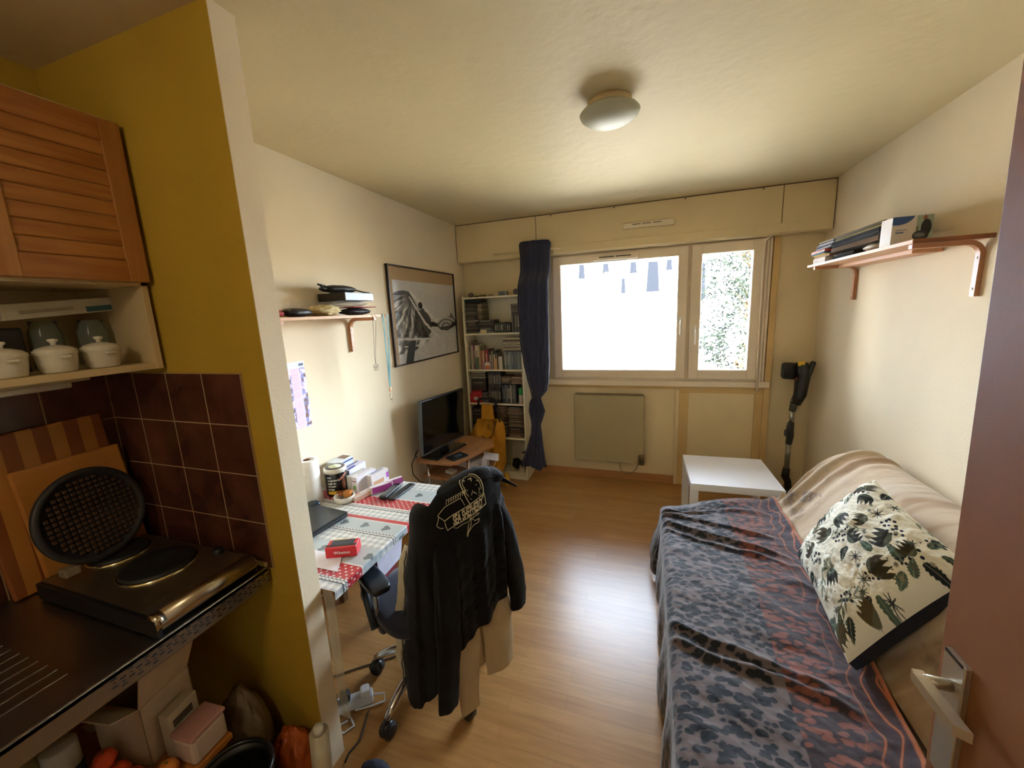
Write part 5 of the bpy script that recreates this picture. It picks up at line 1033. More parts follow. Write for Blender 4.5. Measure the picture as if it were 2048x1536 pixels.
lumpy('soft_pouch', (2.86, 2.60, zs0 + .022), (.07, .115, .022), 'b8a890', 'pale rounded pouch under the dark folders on the right shelf', 'pouch', .5, 5, .12)
for k, (y0, y1, zz0, zz1, col, lb) in enumerate(((2.50, 3.00, .0445, .066, '5a4630', 'brown cardboard folder, lowest of the dark folders'), (2.49, 3.01, .0665, .080, '2c2620', 'dark brown folder in the middle of the right shelf'), (2.48, 3.02, .0805, .104, '1a1613', 'thick black folder in the middle of the right shelf'), (2.475, 2.98, .1045, .113, '8c7c4a', 'olive folder near the top of the right shelf'), (2.47, 2.99, .1135, .121, '46402c', 'dark olive folder over the lighter olive one'), (2.47, 2.95, .1215, .130, '6a6048', 'khaki folder topping the dark pile'))):
    flat('folder', 2.785 + .004 * (k % 2), 2.925, y0, y1, zs0 + zz0, zs0 + zz1, col, lb, 'folder', rng.uniform(-1, 1))
t = thing('product_box', 'white box printed with a blue corner and a dark seated figure, right shelf', 'box', (2.835, 2.40, zs0))
b = MB(); b.box(2.770, 2.912, 2.350, 2.440, zs0, zs0 + .118, .001); b.build('carton', paper('d6cfc8'), t)
nu, nv = 110, 90; Xg, Zg = np.meshgrid(np.linspace(0, 1, nu), np.linspace(0, 1, nv), indexing='ij')
c_ = np.empty(Xg.shape + (3,)); c_[:] = L3('cfc5bc'); c_[(np.hypot((Xg - .12) / .42, (Zg - 1.05) / .35) < 1)] = L3('2f4f8a')
c_[(Zg > .50) & (Zg < .53) & (Xg > .10) & (Xg < .38)] = L3('8b8a90'); c_[(Zg > .40) & (Zg < .46) & (Xg > .10) & (Xg < .30)] = L3('5a6c94'); c_[(Xg > .60)] = L3('9aa594')
c_[(Xg > .60) & (Zg < .62) & (np.abs(Xg - .58) < .08)] = L3('6a7464'); c_[np.hypot((Xg - .80) / .05, (Zg - .90) / .09) < 1] = L3('8a5a48')
c_[np.hypot((Xg - .84) / .13, (Zg - .55) / .30) < 1] = L3('22242c'); c_[np.hypot((Xg - .72) / .20, (Zg - .28) / .18) < 1] = L3('34363c'); c_[np.hypot((Xg - .70) / .14, (Zg - .30) / .08) < 1] = L3('6a6e74')
sheet('front_print', np.stack([2.7705 + Xg * .141, np.full(Xg.shape, 2.3496), zs0 + .0005 + Zg * .117], -1), attr_mat('box_print', .4), t, c_)
# ------------------------------------------------------------------ swivel chair at the desk
BC = Vector((.84, 1.38, 0)); nn = Vector((.87, -.5, 0)).normalized(); uu = Vector((.5, .87, 0)).normalized()
def J(a, d, z): return BC + uu * a + nn * d + Vector((0, 0, z))
def Jn(a, d, z): return np.stack([BC.x + uu.x * a + nn.x * d, BC.y + uu.y * a + nn.y * d, z + 0 * a], -1)
t = thing('swivel_chair', 'navy office swivel chair with chrome star base at the desk', 'chair', (BC.x, BC.y, 0))
Mnv = pmat('navy_upholstery', '141a30', .8, bump=.2, bscale=300, sheen=.2); Mpl = mat('1b232d', .35)
casters = [(.575, 1.328), (.800, 1.100), (1.075, 1.262), (1.045, 1.60), (.71, 1.645)]
b = MB(); b.tube([(BC.x, BC.y, .075), (BC.x, BC.y, .17)], .036, 20); b.tube([(BC.x, BC.y, .17), (BC.x, BC.y, .43)], .022, 16); b.build('column', M_chrome, t)
for x, y in casters:
    d = Vector((x, y, 0)) - Vector((BC.x, BC.y, 0)); L = d.length; d.normalize(); pts = []
    for k in range(9): f = k / 8; pts.append(Vector((BC.x, BC.y, 0)) + d * (.02 + f * (L - .02)) + Vector((0, 0, .135 + .018 * math.sin(f * 3.14) - .055 * f ** 2.5)))
    b = MB(); b.tube(pts, [.024, .024, .023, .022, .021, .020, .019, .018, .016], 14); lg = b.build('base_leg', M_chrome, t)
    b = MB(); s_ = Vector((-d.y, d.x, 0)); c0_ = Vector((x, y, .029)); Rq = d.to_track_quat('X', 'Z').to_matrix() @ Matrix.Rotation(R_(90), 3, 'X')
    for o2 in (-.022, .004): b.lathe([(0, 0), (.022, 0), (.029, .004), (.029, .014), (.022, .018), (0, .018)], c0_ + s_ * -o2, 24, Rq)
    b.lathe([(.0, -.018), (.031, -.018), (.031, .018), (0, .018)], c0_ + Vector((0, 0, .010)), 18, Rq); b.tube([c0_ + Vector((0, 0, .03)), c0_ + Vector((0, 0, .055))], .010, 10)
    b.build('caster', mat('17191d', .35), lg)
def pad(name, m, cx, cy, cz, w, dpt, h, parent, bulge=.02, n=30, power=4, fz=None):
    th = np.linspace(0, 2 * np.pi, 64, endpoint=False)[:, None]; ph = np.linspace(-np.pi / 2, np.pi / 2, n)[None, :]
    sg = lambda q, e: np.sign(q) * np.abs(q) ** e; e = 2 / power
    a = cx + w / 2 * sg(np.cos(th), e) * sg(np.cos(ph), e); d = cy + dpt / 2 * sg(np.sin(th), e) * sg(np.cos(ph), e); z = cz + h / 2 * sg(np.sin(ph), e) + 0 * th
    if fz: a, d, z = fz(a, d, z)
    return sheet(name, Jn(a, d, z), m, parent, close_u=True)
pad('seat', Mnv, 0, -.02, .465, .46, .48, .075, t, fz=lambda a, d, z: (a, d, z - .05 * sst(-.12, -.27, d)))
pad('backrest', Mnv, .05, .235, .72, .29, .05, .50, t, fz=lambda a, d, z: (a, d + .10 * (z - .6) - .05 * (a * 2.2) ** 2, z))
pad('seat_shell', Mpl, 0, -.02, .425, .40, .38, .03, t)
b = MB(); b.tube([J(0, .12, .42), J(0, .25, .42), J(0, .285, .50), J(0, .30, .75)], [.022, .022, .02, .018], 12); b.build('back_bar', Mpl, t)
for s in (-1, 1):
    b = MB(); b.tube([J(s * .12, .02, .415), J(s * .18, .02, .415), J(s * .21, .02, .44)], .018, 10); b.tube([J(s * .215, .03, .43), J(s * .22, .02, .50), J(s * .215, .0, .60)], [.014, .012, .014], 12); ar = b.build('armrest', pmat('armrest_metal_%d' % s, '8a8d94', .25, .9), t)
    pad('arm_pad', Mpl, s * .215, -.01, .615, .085, .21, .035, ar)
    b = MB(); b.lathe([(0, 0), (.03, 0), (.036, .006), (.036, .022), (.028, .030), (0, .032)], J(s * .195, .03, .43), 28, Matrix.Rotation(math.atan2(uu.y, uu.x), 3, 'Z') @ Matrix.Rotation(R_(90 * s), 3, 'Y')); b.build('knob', Mpl, ar)
    b = MB(); b.tube([J(s * .235, .03, .43), J(s * .23, -.06, .50), J(s * .225, -.10, .59)], [.020, .016, .016], 12); b.build('support', Mpl, ar)

# ------------------------------------------------------------------ black hooded jacket over the backrest
PW_ = np.array([(-.085, .095), (-.125, .14), (-.150, .20), (-.140, .275), (-.085, .330), (0, .350), (.12, .350), (.21, .325), (.265, .255), (.255, .16)])
cum = np.concatenate([[0], np.cumsum(np.hypot(*np.diff(PW_, axis=0).T))]); cum /= cum[-1]
def cr_interp(w):
    w = np.asarray(w, float); a = np.interp(w, cum, PW_[:, 0]); d = np.interp(w, cum, PW_[:, 1])
    for dw in (.02, .04): a = a + np.interp(np.clip(w + dw, 0, 1), cum, PW_[:, 0]) + np.interp(np.clip(w - dw, 0, 1), cum, PW_[:, 0]); d = d + np.interp(np.clip(w + dw, 0, 1), cum, PW_[:, 1]) + np.interp(np.clip(w - dw, 0, 1), cum, PW_[:, 1])
    return a / 5, d / 5
hw = [0, .08, .16, .26, .30, .36, .45, .55, .65, .75, .85, 1.0]; hz = [.20, .155, .15, .20, .27, .38, .43, .46, .50, .53, .56, .60]
def Sj(w, tt):
    """jacket surface: w runs from the near front edge round the back, tt from the top ridge down to the hem"""
    w, tt = np.broadcast_arrays(np.asarray(w, float), np.asarray(tt, float)); ao, do = cr_interp(w); ar = np.clip(ao, -.085, .20); dr = .262 + 0 * ao
    top = 1.005 + .035 * sst(-.12, .17, ar) + .012 * np.exp(-((ar - .15) / .05) ** 2) - .03 * sst(-.04, -.09, ar) - .02 * sst(.17, .22, ar)
    hem = np.interp(w, hw, hz); R = .075; tc_ = .13; f = np.clip(tt / tc_, 0, 1); g = np.clip((tt - tc_) / (1 - tc_), 0, 1)
    hr = np.sin(f * np.pi / 2) * (.80 + .20 * sst(0, .35, g)); z1 = top - R * (1 - np.cos(f * np.pi / 2)); z = z1 + (hem - (top - R)) * g
    a = ar + (ao - ar) * hr; d = dr + (do - dr) * hr
    fl = sst(.12, .5, tt) * .009; ph = w * 46; fo = np.sin(ph + 1.5 * fbm(w * 5, tt * 2)) + .5 * np.sin(ph * 1.9 + 2); a = a + fl * fo * .5 * np.sign(ao + .001) * (np.abs(ao) > .15); d = d + fl * fo * 1.0 * (do > .2)
    a = a - .075 * sst(.34, .0, w) * sst(.1, 1, tt); wr = .010 * fbm(w * 9 + 3, tt * 14) * sst(.05, .3, tt); return a + wr * .5, d + wr, z
Wg, Tg = np.meshgrid(np.linspace(0, 1, 190), np.linspace(0, 1, 170), indexing='ij'); a, d, z = Sj(Wg, Tg)
Mjk = pmat('black_jersey', '07080c', .88, bump=.25, bscale=260, sheen=.06, spec=.2)
t = thing('jacket', 'black zipped jacket with cream lettering and emblem draped over the chair back', 'jacket', (1.09, 1.24, .24))
sheet('jacket_body', Jn(a, d, z), Mjk, t)
# hood and collar rolled over the top, right side
th = np.linspace(0, 2 * np.pi, 40, endpoint=False)[:, None]; ph = np.linspace(0, 1, 40)[None, :]
ca = -.02 + .25 * ph + 0 * th; rr_ = (.018 + .022 * np.sin(ph * np.pi) ** .5 + .012 * ph) * (1 + .15 * fbm(ph * 5 + th * 0, th, 2.0)); sheet('collar', Jn(ca, .235 + rr_ * 1.3 * np.cos(th) + .03 * ph, .985 + .045 * ph - .03 * ph ** 4 + rr_ * .8 * np.sin(th)), Mjk, t, close_u=True)
ph = np.linspace(0, 1, 30)[None, :]; rr_ = .034 * (1 - .75 * ph) ; sheet('collar_tip', Jn(.20 + .085 * ph + .2 * rr_ * np.cos(th), .25 + .06 * ph + rr_ * np.cos(th), 1.0 - .055 * ph ** 1.3 + rr_ * .55 * np.sin(th)), Mjk, t, close_u=True)
def sleeve(path, rads, name, flat_=.55, seed=1):
    path = np.array(path); n = 70; s_ = np.linspace(0, 1, n); k = np.linspace(0, 1, len(path)); cx = [np.interp(s_, k, path[:, i]) for i in range(3)]
    for i in range(3): cx[i] = np.convolve(np.pad(cx[i], 5, 'edge'), np.ones(11) / 11, 'valid')
    r = np.interp(s_, k, rads); th = np.linspace(0, 2 * np.pi, 48, endpoint=False)[:, None]
    q = 1 + .16 * fbm(np.cos(th) * 1.5 + seed, s_[None, :] * 9, np.sin(th) * 1.5) + .05 * np.sin(th * 5 + s_[None, :] * 6); e = np.minimum(1, np.sqrt(np.clip((1 - s_) / .03, .02, 1)))[None, :]
    A_ = cx[0][None, :] + r * e * np.cos(th) * q; D_ = cx[1][None, :] + r * e * flat_ * np.sin(th) * q; Z_ = cx[2][None, :] + 0 * th
    return sheet(name, Jn(A_, D_, Z_), Mjk, t, close_u=True)
sleeve([(-.03, .27, .95), (-.055, .315, .80), (-.08, .338, .60), (-.10, .348, .40), (-.125, .348, .20)], [.045, .05, .05, .044, .038], 'sleeve', .6, 1)
sleeve([(.19, .285, .92), (.222, .315, .79), (.245, .328, .62), (.258, .328, .47), (.254, .325, .41)], [.028, .038, .042, .040, .036], 'sleeve', .6, 4)
# pale lining edge and zip at the near front edge
tz = np.linspace(.30, .97, 90); o2 = np.linspace(0, 1, 5); a0_, d0_, z0_ = Sj(0 * tz + .01, tz); P_ = Jn(a0_[None, :] - .006 - .026 * o2[:, None] * np.sin(np.clip((tz[None, :] - .3) / .65, 0, 1) * 3.14) ** .5, d0_[None, :] - .004 - .022 * o2[:, None], z0_[None, :] + 0 * o2[:, None]); sheet('lining_edge', P_, paper('c9bfa4', .8), t, thick=.002)
b = MB(); a0_, d0_, z0_ = Sj(0 * tz + .05, tz); b.tube([J(x - .006, y_ - .004, q) for x, y_, q in zip(a0_, d0_, z0_)], .003, 6); b.build('zip', mat('6d6a58', .4, metal=.6), t)
# lettering and emblem follow the cloth
def onj(x, y, off=.0025):
    """x to the right, y up, in metres, on the jacket back; the origin sits in the middle of the lettering"""
    c_w = .520; w = c_w + x / .95; s_ = (.155 - y / .66); q = Sj(w, s_); e = 1e-3; q1 = Sj(w + e, s_); q2 = Sj(w, s_ + e)
    p = J(*[float(k) for k in q]); n_ = (J(*[float(k) for k in q1]) - p).cross(J(*[float(k) for k in q2]) - p).normalized()
    if n_.dot(Vector(CAM) - p) < 0: n_ = -n_
    return p + n_ * off
def letters(s, size, y0, x0=0.0, bend=0.0, sx=.8, sy=1.0, bold=.0006):
    v, f = text_geo(s, size, 'CENTER', bold); b = MB(); b.raw([onj(x0 + p[0] * sx, y0 + p[1] * sy + bend * (p[0] * sx) ** 2) for p in v], f); return b
Mlt = mat('d9cfae', .7)
b = letters('SEA SHEPHERD', .036, .0, .004, 0, .66, 1.5, .0009); b.build('lettering', Mlt, t)
b = letters('Conservation', .013, -.030, .03, 0, .8, .8, .0002); b.build('small_lettering', Mlt, t)
b = MB()
def stroke(pts, r=.0011, n=6, closed=False):
    P2 = []
    for i in range(len(pts) - (0 if closed else 1)):
        p, q = pts[i], pts[(i + 1) % len(pts)]
        for k in range(n): P2.append((p[0] + (q[0] - p[0]) * k / n, p[1] + (q[1] - p[1]) * k / n))
    if not closed: P2.append(pts[-1])
    b.tube([onj(*p, off=.0022) for p in P2], r, 5, closed)
stroke([(-.105, -.020), (-.112, .022), (.10, .026), (.105, -.020)], .0013, 6, True)
stroke([(-.112, .022), (-.135, .050), (-.02, .052), (-.01, .030)], .0011); stroke([(-.13, .046), (-.148, .030), (-.118, .002)], .0011)
stroke([(.10 + .0 * k, .0) for k in (0, 1)], .0011)
stroke([(.055 + .050 * math.cos(a), .058 + .052 * math.sin(a)) for a in np.linspace(-1.0, 3.9, 22)], .0016, 2); stroke([(.055 + .040 * math.cos(a), .060 + .040 * math.sin(a)) for a in np.linspace(-.5, 3.5, 16)], .0009, 2)
rg = random.Random(5)
for k in range(16): x = rg.uniform(.02, .09); y = rg.uniform(.03, .09); stroke([(x, y), (x + rg.uniform(-.015, .015), y + rg.uniform(-.012, .012))], .0010, 3)
for k in range(9): x = -.09 + k * .012; stroke([(x, .054), (x + .010, .066), (x + .020, .058)], .0009, 3)
stroke([(.012, -.028), (.010, -.058), (-.018, -.095), (-.010, -.070), (.000, -.045)], .0011, 4); stroke([(.012, -.028), (.030, -.050), (.052, -.052), (.048, -.064), (.022, -.066), (.004, -.078), (-.018, -.095)], .0011, 4)
stroke([(-.075, -.026), (-.060, -.036), (-.03, -.032), (.0, -.036), (.012, -.028)], .0009, 4)
b.build('emblem', Mlt, t)
# beige trousers hanging below
t = thing('trousers', 'beige trousers hanging under the black jacket on the chair', 'trousers', (1.15, 1.25, .1))
Mtr = pmat('beige_cotton', 'b9a27c', .85, bump=.25, bscale=220, var=.04)
def leg(path, rads, seed, name='trouser_leg'):
    path = np.array(path); n = 90; s_ = np.linspace(0, 1, n); k = np.linspace(0, 1, len(path)); cx = [np.convolve(np.pad(np.interp(s_, k, path[:, i]), 6, 'edge'), np.ones(13) / 13, 'valid') for i in range(3)]
    r = np.interp(s_, k, rads); th = np.linspace(0, 2 * np.pi, 60, endpoint=False)[:, None]; q = 1 + .22 * fbm(np.cos(th) * 1.3 + seed, s_[None, :] * 3.5, np.sin(th) * 1.3) + .07 * np.sin(th * 4 + seed + s_[None, :] * 2)
    e = np.minimum(1, np.sqrt(np.clip((1 - s_) / .02, .05, 1)))[None, :]
    return sheet(name, Jn(cx[0][None, :] + r * e * np.cos(th) * q, cx[1][None, :] + .42 * r * e * np.sin(th) * q, cx[2][None, :] + 0 * th), Mtr, t, close_u=True)
leg([(.01, .285, .70), (.01, .290, .50), (-.005, .315, .35), (-.018, .335, .11)], [.06, .068, .066, .044], 2)
leg([(.13, .280, .72), (.14, .285, .58), (.150, .310, .42), (.145, .325, .185)], [.06, .066, .070, .066], 6)
leg([(.06, .275, .60), (.06, .285, .40), (.05, .295, .24)], [.05, .05, .04], 9, 'inner_fold')

# ------------------------------------------------------------------ cables on the floor
t = thing('power_strip', 'white power strip with plugs on the floor under the desk', 'power strip', (.60, 1.18, 0))
T = Matrix.Translation((.585, 1.17, 0)) @ Matrix.Rotation(R_(40), 4, 'Z')
b = MB(); b.box(-.13, .07, -.027, .027, 0.001, .042, .010, T); b.build('strip', mat('cfd3d8', .35), t)
for x in (-.09, -.04): b = MB(); b.box(x - .02, x + .02, -.02, .02, .0425, .080, .008, T); b.build('plug', mat('15161a', .4), t)
b = MB(); b.box(.02, .06, -.022, .022, .0425, .072, .01, T); b.build('plug', mat('dfe2e6', .35), t, 'white plug')
b = MB(); b.tube([(.62, 1.20, .03), (.68, 1.235, .02), (.70, 1.215, .008), (.66, 1.185, .006), (.60, 1.145, .006)], .004, 8); o = b.build('white_cord', mat('d9dbe0', .4)); tag(o, 'white cord looping round the power strip', 'cord')
b = MB(); b.tube([(.60, 1.10, .006), (.56, 1.05, .006), (.62, 1.055, .006), (.64, 1.09, .006), (.60, 1.115, .006)], .0035, 8); o = b.build('white_cord', mat('d9dbe0', .4)); tag(o, 'short white cord loop in front of the power strip', 'cord')
b = MB(); b.tube([(.655, 1.16, .006), (.68, 1.10, .005), (.70, 1.05, .005), (.69, 1.0, .005), (.70, .97, .005)], .0032, 8); o = b.build('dark_cord', mat('2b2723', .5)); tag(o, 'thin dark cord running towards the viewer on the floor', 'cord')
b = MB(); b.tube([(.30, 1.18, .005), (.38, 1.24, .005), (.46, 1.31, .005), (.60, 1.42, .005), (.72, 1.62, .006)], .0032, 8); o = b.build('dark_cord', mat('2b2723', .5)); tag(o, 'thin dark cord running under the swivel chair', 'cord')
o = lumpy('slipper', (.845, .965, .028), (.06, .035, .028), '15182a', 'dark navy slipper on the floor at the bottom edge of the photo', 'slipper', .8, 3, .1)

# ------------------------------------------------------------------ sofa with its throws
t = thing('sofa', 'low sofa covered with throws along the right wall', 'sofa', (2.42, 1.75, 0))
Msf = pmat('sofa_fabric', 'a08c70', .9, bump=.2, bscale=200)
b = MB(); b.prism([(1.885, .93, .13), (2.55, .93, .13), (2.55, 2.60, .13), (1.885, 2.40, .13)], (0, 0, .275)); o = b.build('seat', Msf, t); mo_ = o.modifiers.new('round', 'BEVEL'); mo_.width = .04; mo_.segments = 3
b = MB(); b.prism([(2.50, .93, .30), (2.52, .93, .42), (2.63, .93, .56), (2.73, .93, .70), (2.83, .93, .765), (2.93, .93, .76), (2.985, .93, .66), (2.985, .93, .13), (2.56, .93, .13)], (0, 1.68, 0)); b.build('backrest', Msf, t)
for x in (1.95, 2.92):
    for y in (1.0, 2.34 if x < 2 else 2.54): b = MB(); b.tube([(x, y, 0), (x, y, .13)], [.018, .024], 12); b.build('leg', mat('3a2a1c', .5), t)

# beige throw over the backrest
nv, nu = 330, 260
prof_ = np.array([(2.475, .418), (2.52, .455), (2.60, .570), (2.70, .715), (2.80, .795), (2.87, .803), (2.94, .795), (3.0, .70)]); cu_ = np.concatenate([[0], np.cumsum(np.hypot(*np.diff(prof_, axis=0).T))]); PL = cu_[-1]
S = np.linspace(0, PL, nu); Yv = np.linspace(.90, 2.70, nv); Sg, Yg = np.meshgrid(S, Yv, indexing='ij')
xs = np.convolve(np.pad(np.interp(S, cu_, prof_[:, 0]), 12, 'edge'), np.ones(25) / 25, 'valid'); zs = np.convolve(np.pad(np.interp(S, cu_, prof_[:, 1]), 12, 'edge'), np.ones(25) / 25, 'valid')
nx = np.gradient(zs, S); nz = -np.gradient(xs, S); nx, nz = -nx, -nz
far = sst(2.25, 2.62, Yg)
fold = .016 * far * np.sin(Yg * 62 + 2.2 * fbm(Sg * 3, Yg * 1.5)) * sst(0, .15, Sg) * sst(PL, PL - .2, Sg) + .010 * fbm(Yg * 10, Sg * 5) + .012 * fbm(Yg * 3.2, Sg * 2.2)
lift = .010 + np.abs(fold) * .3 + fold
X = xs[:, None] + nx[:, None] * lift; Z = zs[:, None] + nz[:, None] * lift
yend = sst(2.60, 2.70, Yg); Z = Z - .11 * yend * (zs[:, None] > .5); Yo = Yg - .035 * yend
X = np.minimum(X, W - .004)
c_ = np.empty(Sg.shape + (3,)); c_[:] = L3('c2ac92'); stv = sst(.05, .35, fbm(Yg * 9, Sg * 1.6 + 4)); c_ = mixc(c_, L3('9a7a58'), stv * .75)
c_ = mixc(c_, L3('d8ccb8'), sst(.1, .4, fbm(Yg * 7 + 11, Sg * 1.5)) * .6)
def blob(cy, cs, ry, rs, col, amp=.7, fr=30):
    global c_
    m = sst(1.1, .7, np.hypot((Yg - cy) / ry, (Sg - cs) / rs) + .5 * fbm(Yg * fr, Sg * fr)); c_ = mixc(c_, L3(col), m * amp * np.clip(.6 + fbm(Yg * fr * 1.6, Sg * fr * 1.6), 0, 1))
blob(2.55, .12, .07, .06, '5a5660'); blob(2.47, .19, .05, .05, '77707a'); blob(2.40, .10, .05, .05, '8c7f76'); blob(1.30, .20, .16, .10, '5c4432'); blob(1.12, .10, .12, .07, '8f8678'); blob(1.25, .36, .2, .09, '6d4f34', .6); blob(2.43, .20, .02, .02, '4b4650')
for k in range(3):
    m = (np.abs(np.hypot((Yg - 2.40) / .035, (Sg - .22) / .03) - .6 - .25 * k) < .06).astype(float) * (fbm(Yg * 40, Sg * 40) > -.1); c_ = mixc(c_, L3('5c5866'), m * .7)
thr = sheet('sofa_throw', np.stack([X, Yo, Z], -1), attr_mat('throw_cloth', .9, .2, 240, .15, sheen=.2), None, c_); tag(thr, 'beige throw with brown and grey smudged print over the sofa back', 'throw')

# leopard throw over the seat
def bl_mat():
    m = bpy.data.materials.new('leopard_cloth'); m.use_nodes = True; n = m.node_tree; bb = n.nodes['Principled BSDF']; L = n.links.new; bb.inputs['Roughness'].default_value = .8; bb.inputs['Sheen Weight'].default_value = .25; bb.inputs['Specular IOR Level'].default_value = .3
    uv = n.nodes.new('ShaderNodeUVMap'); mp = n.nodes.new('ShaderNodeMapping'); mp.inputs['Scale'].default_value = (30, 46, 1); L(uv.outputs[0], mp.inputs[0])
    nz_ = n.nodes.new('ShaderNodeTexNoise'); nz_.inputs['Scale'].default_value = .9; nz_.inputs['Detail'].default_value = 2; L(mp.outputs[0], nz_.inputs['Vector'])
    ad = n.nodes.new('ShaderNodeVectorMath'); ad.operation = 'MULTIPLY_ADD'; ad.inputs[1].default_value = (.7, .7, 0); L(nz_.outputs['Color'], ad.inputs[0]); L(mp.outputs[0], ad.inputs[2])
    vo = n.nodes.new('ShaderNodeTexVoronoi'); vo.inputs['Scale'].default_value = 1.0; vo.inputs['Randomness'].default_value = .85; L(ad.outputs[0], vo.inputs['Vector'])
    def ramp(src, els, interp='LINEAR'):
        r = n.nodes.new('ShaderNodeValToRGB'); r.color_ramp.interpolation = interp; r.color_ramp.elements[0].position = els[0][0]; r.color_ramp.elements[0].color = lin(els[0][1]); r.color_ramp.elements[1].position = els[-1][0]; r.color_ramp.elements[1].color = lin(els[-1][1])
        for p_, c0 in els[1:-1]: k = r.color_ramp.elements.new(p_); k.color = lin(c0)
        L(src, r.inputs[0]); return r.outputs[0]
    g1 = ramp(vo.outputs['Distance'], [(0.0, '262c3a'), (.14, '1d2230'), (.20, '0f121a'), (.50, '12151f'), (.57, '5d5152'), (1.0, '6b5d5c')])
    mp2 = n.nodes.new('ShaderNodeMapping'); mp2.inputs['Scale'].default_value = (26, 52, 1); L(uv.outputs[0], mp2.inputs[0])
    ad2 = n.nodes.new('ShaderNodeVectorMath'); ad2.operation = 'MULTIPLY_ADD'; ad2.inputs[1].default_value = (1.0, 1.0, 0); L(nz_.outputs['Color'], ad2.inputs[0]); L(mp2.outputs[0], ad2.inputs[2])
    vo2 = n.nodes.new('ShaderNodeTexVoronoi'); vo2.inputs['Scale'].default_value = 1.0; vo2.inputs['Randomness'].default_value = .8; L(ad2.outputs[0], vo2.inputs['Vector'])
    g2 = ramp(vo2.outputs['Distance'], [(0.0, '7c4536'), (.46, '6d3b2f'), (.58, '2a1c22'), (1.0, '382a2f')])
    wv = n.nodes.new('ShaderNodeTexWave'); wv.inputs['Scale'].default_value = .25; wv.inputs['Distortion'].default_value = 16; wv.inputs['Detail'].default_value = 1.5; wv.inputs['Detail Scale'].default_value = .35; L(mp.outputs[0], wv.inputs['Vector'])
    g3 = ramp(wv.outputs['Fac'], [(0.0, '33222a'), (.90, '40282b'), (.96, '7d4029'), (1.0, '9c5a34')])
    sp = n.nodes.new('ShaderNodeSeparateXYZ'); L(uv.outputs[0], sp.inputs[0])
    def mixf(edge, w, A_, B_):
        r = n.nodes.new('ShaderNodeMapRange'); r.inputs['From Min'].default_value = edge - w; r.inputs['From Max'].default_value = edge + w; L(sp.outputs['X'], r.inputs['Value'])
        mx = n.nodes.new('ShaderNodeMix'); mx.data_type = 'RGBA'; L(r.outputs[0], mx.inputs['Factor']); L(A_, mx.inputs['A']); L(B_, mx.inputs['B']); return mx.outputs['Result']
    o1 = mixf(.375, .002, g1, g2); o2_ = mixf(.560, .035, o1, g3)
    ed = n.nodes.new('ShaderNodeRGB'); ed.outputs[0].default_value = lin('a05a36'); o3 = mixf(.648, .003, o2_, ed.outputs[0])
    L(o3, bb.inputs['Base Color']); return m
# uv.x = metres across from the front top edge, front drop is negative
drop, top_w = .36, .66; nu, nv = 280, 420
Sx = np.linspace(-drop, top_w, nu); Yv = np.linspace(.90, 2.665, nv); Sg, Yg = np.meshgrid(Sx, Yv, indexing='ij')
r = .045; xe = 1.842 + .035 * sst(2.1, 2.7, Yg) * 0
rl = np.clip(Sg / (r * 1.57), 0, 1); ang = np.where(Sg < 0, 0, rl) * np.pi / 2
backx = 2.492 - .055 * sst(2.0, .9, Yg) + .0 * Yg
wfull = (backx - xe)
Xt = np.where(Sg < 0, xe, np.where(Sg < r * 1.57, xe + r * (1 - np.cos(ang)), xe + r + (Sg - r * 1.57) * (wfull - r) / (top_w - r * 1.57)))
Zt = np.where(Sg < 0, .432 - r + Sg, np.where(Sg < r * 1.57, .432 - r + r * np.sin(ang), .432))
Zt = Zt + .030 * sst(.60, .66, Sg) * (Sg > .5) + .012 * np.exp(-((Yg - 2.60) / .05) ** 2)
up = sst(-.02, .06, Sg)
wr = .016 * np.clip(fbm(Sg * 4 + 2, Yg * 7 + Sg * 5), -.2, 1) + .007 * fbm(Sg * 9, Yg * 17)
cre = 0
for yc, sl, am, wd2 in ((2.32, -.30, .020, .020), (2.18, -.32, .024, .018), (2.10, -.30, .016, .016), (1.42, -.35, .020, .020), (1.36, -.25, .018, .016), (2.52, -.1, .012, .02)):
    cre = cre + am * np.exp(-((Yg - yc - sl * (Sg - .25) - .03 * fbm(Sg * 5, yc)) / wd2) ** 2) * sst(-.1, .05, Sg) * sst(.62, .45, Sg)
Zt = Zt + (wr + cre) * up
dr = sst(0, -.30, Sg); wave = .5 + .5 * np.sin(Yg * 21 + 2 * fbm(Yg * 3, 1.0)); Xt = Xt - dr * (.004 + .026 * wave + .02 * fbm(Yg * 6, Sg * 3)) * (Sg < 0)
corner = sst(2.45, 2.665, Yg) * dr; Xt = Xt - .045 * corner; Yo = Yg + .05 * corner - .0 * Yg
Yo = Yo + (-.20 + .20 * sst(1.86, 2.35, Xt)) * sst(2.25, 2.665, Yg)
Zt = np.where(Sg < 0, np.maximum(Zt, .015 + .0 * Zt), Zt)
UV = np.stack([Sg, Yg], -1)
bl = sheet('leopard_throw', np.stack([Xt, Yo, Zt], -1), bl_mat(), None, uv=UV, thick=.004); tag(bl, 'grey and rust leopard print throw spread over the sofa seat', 'throw')

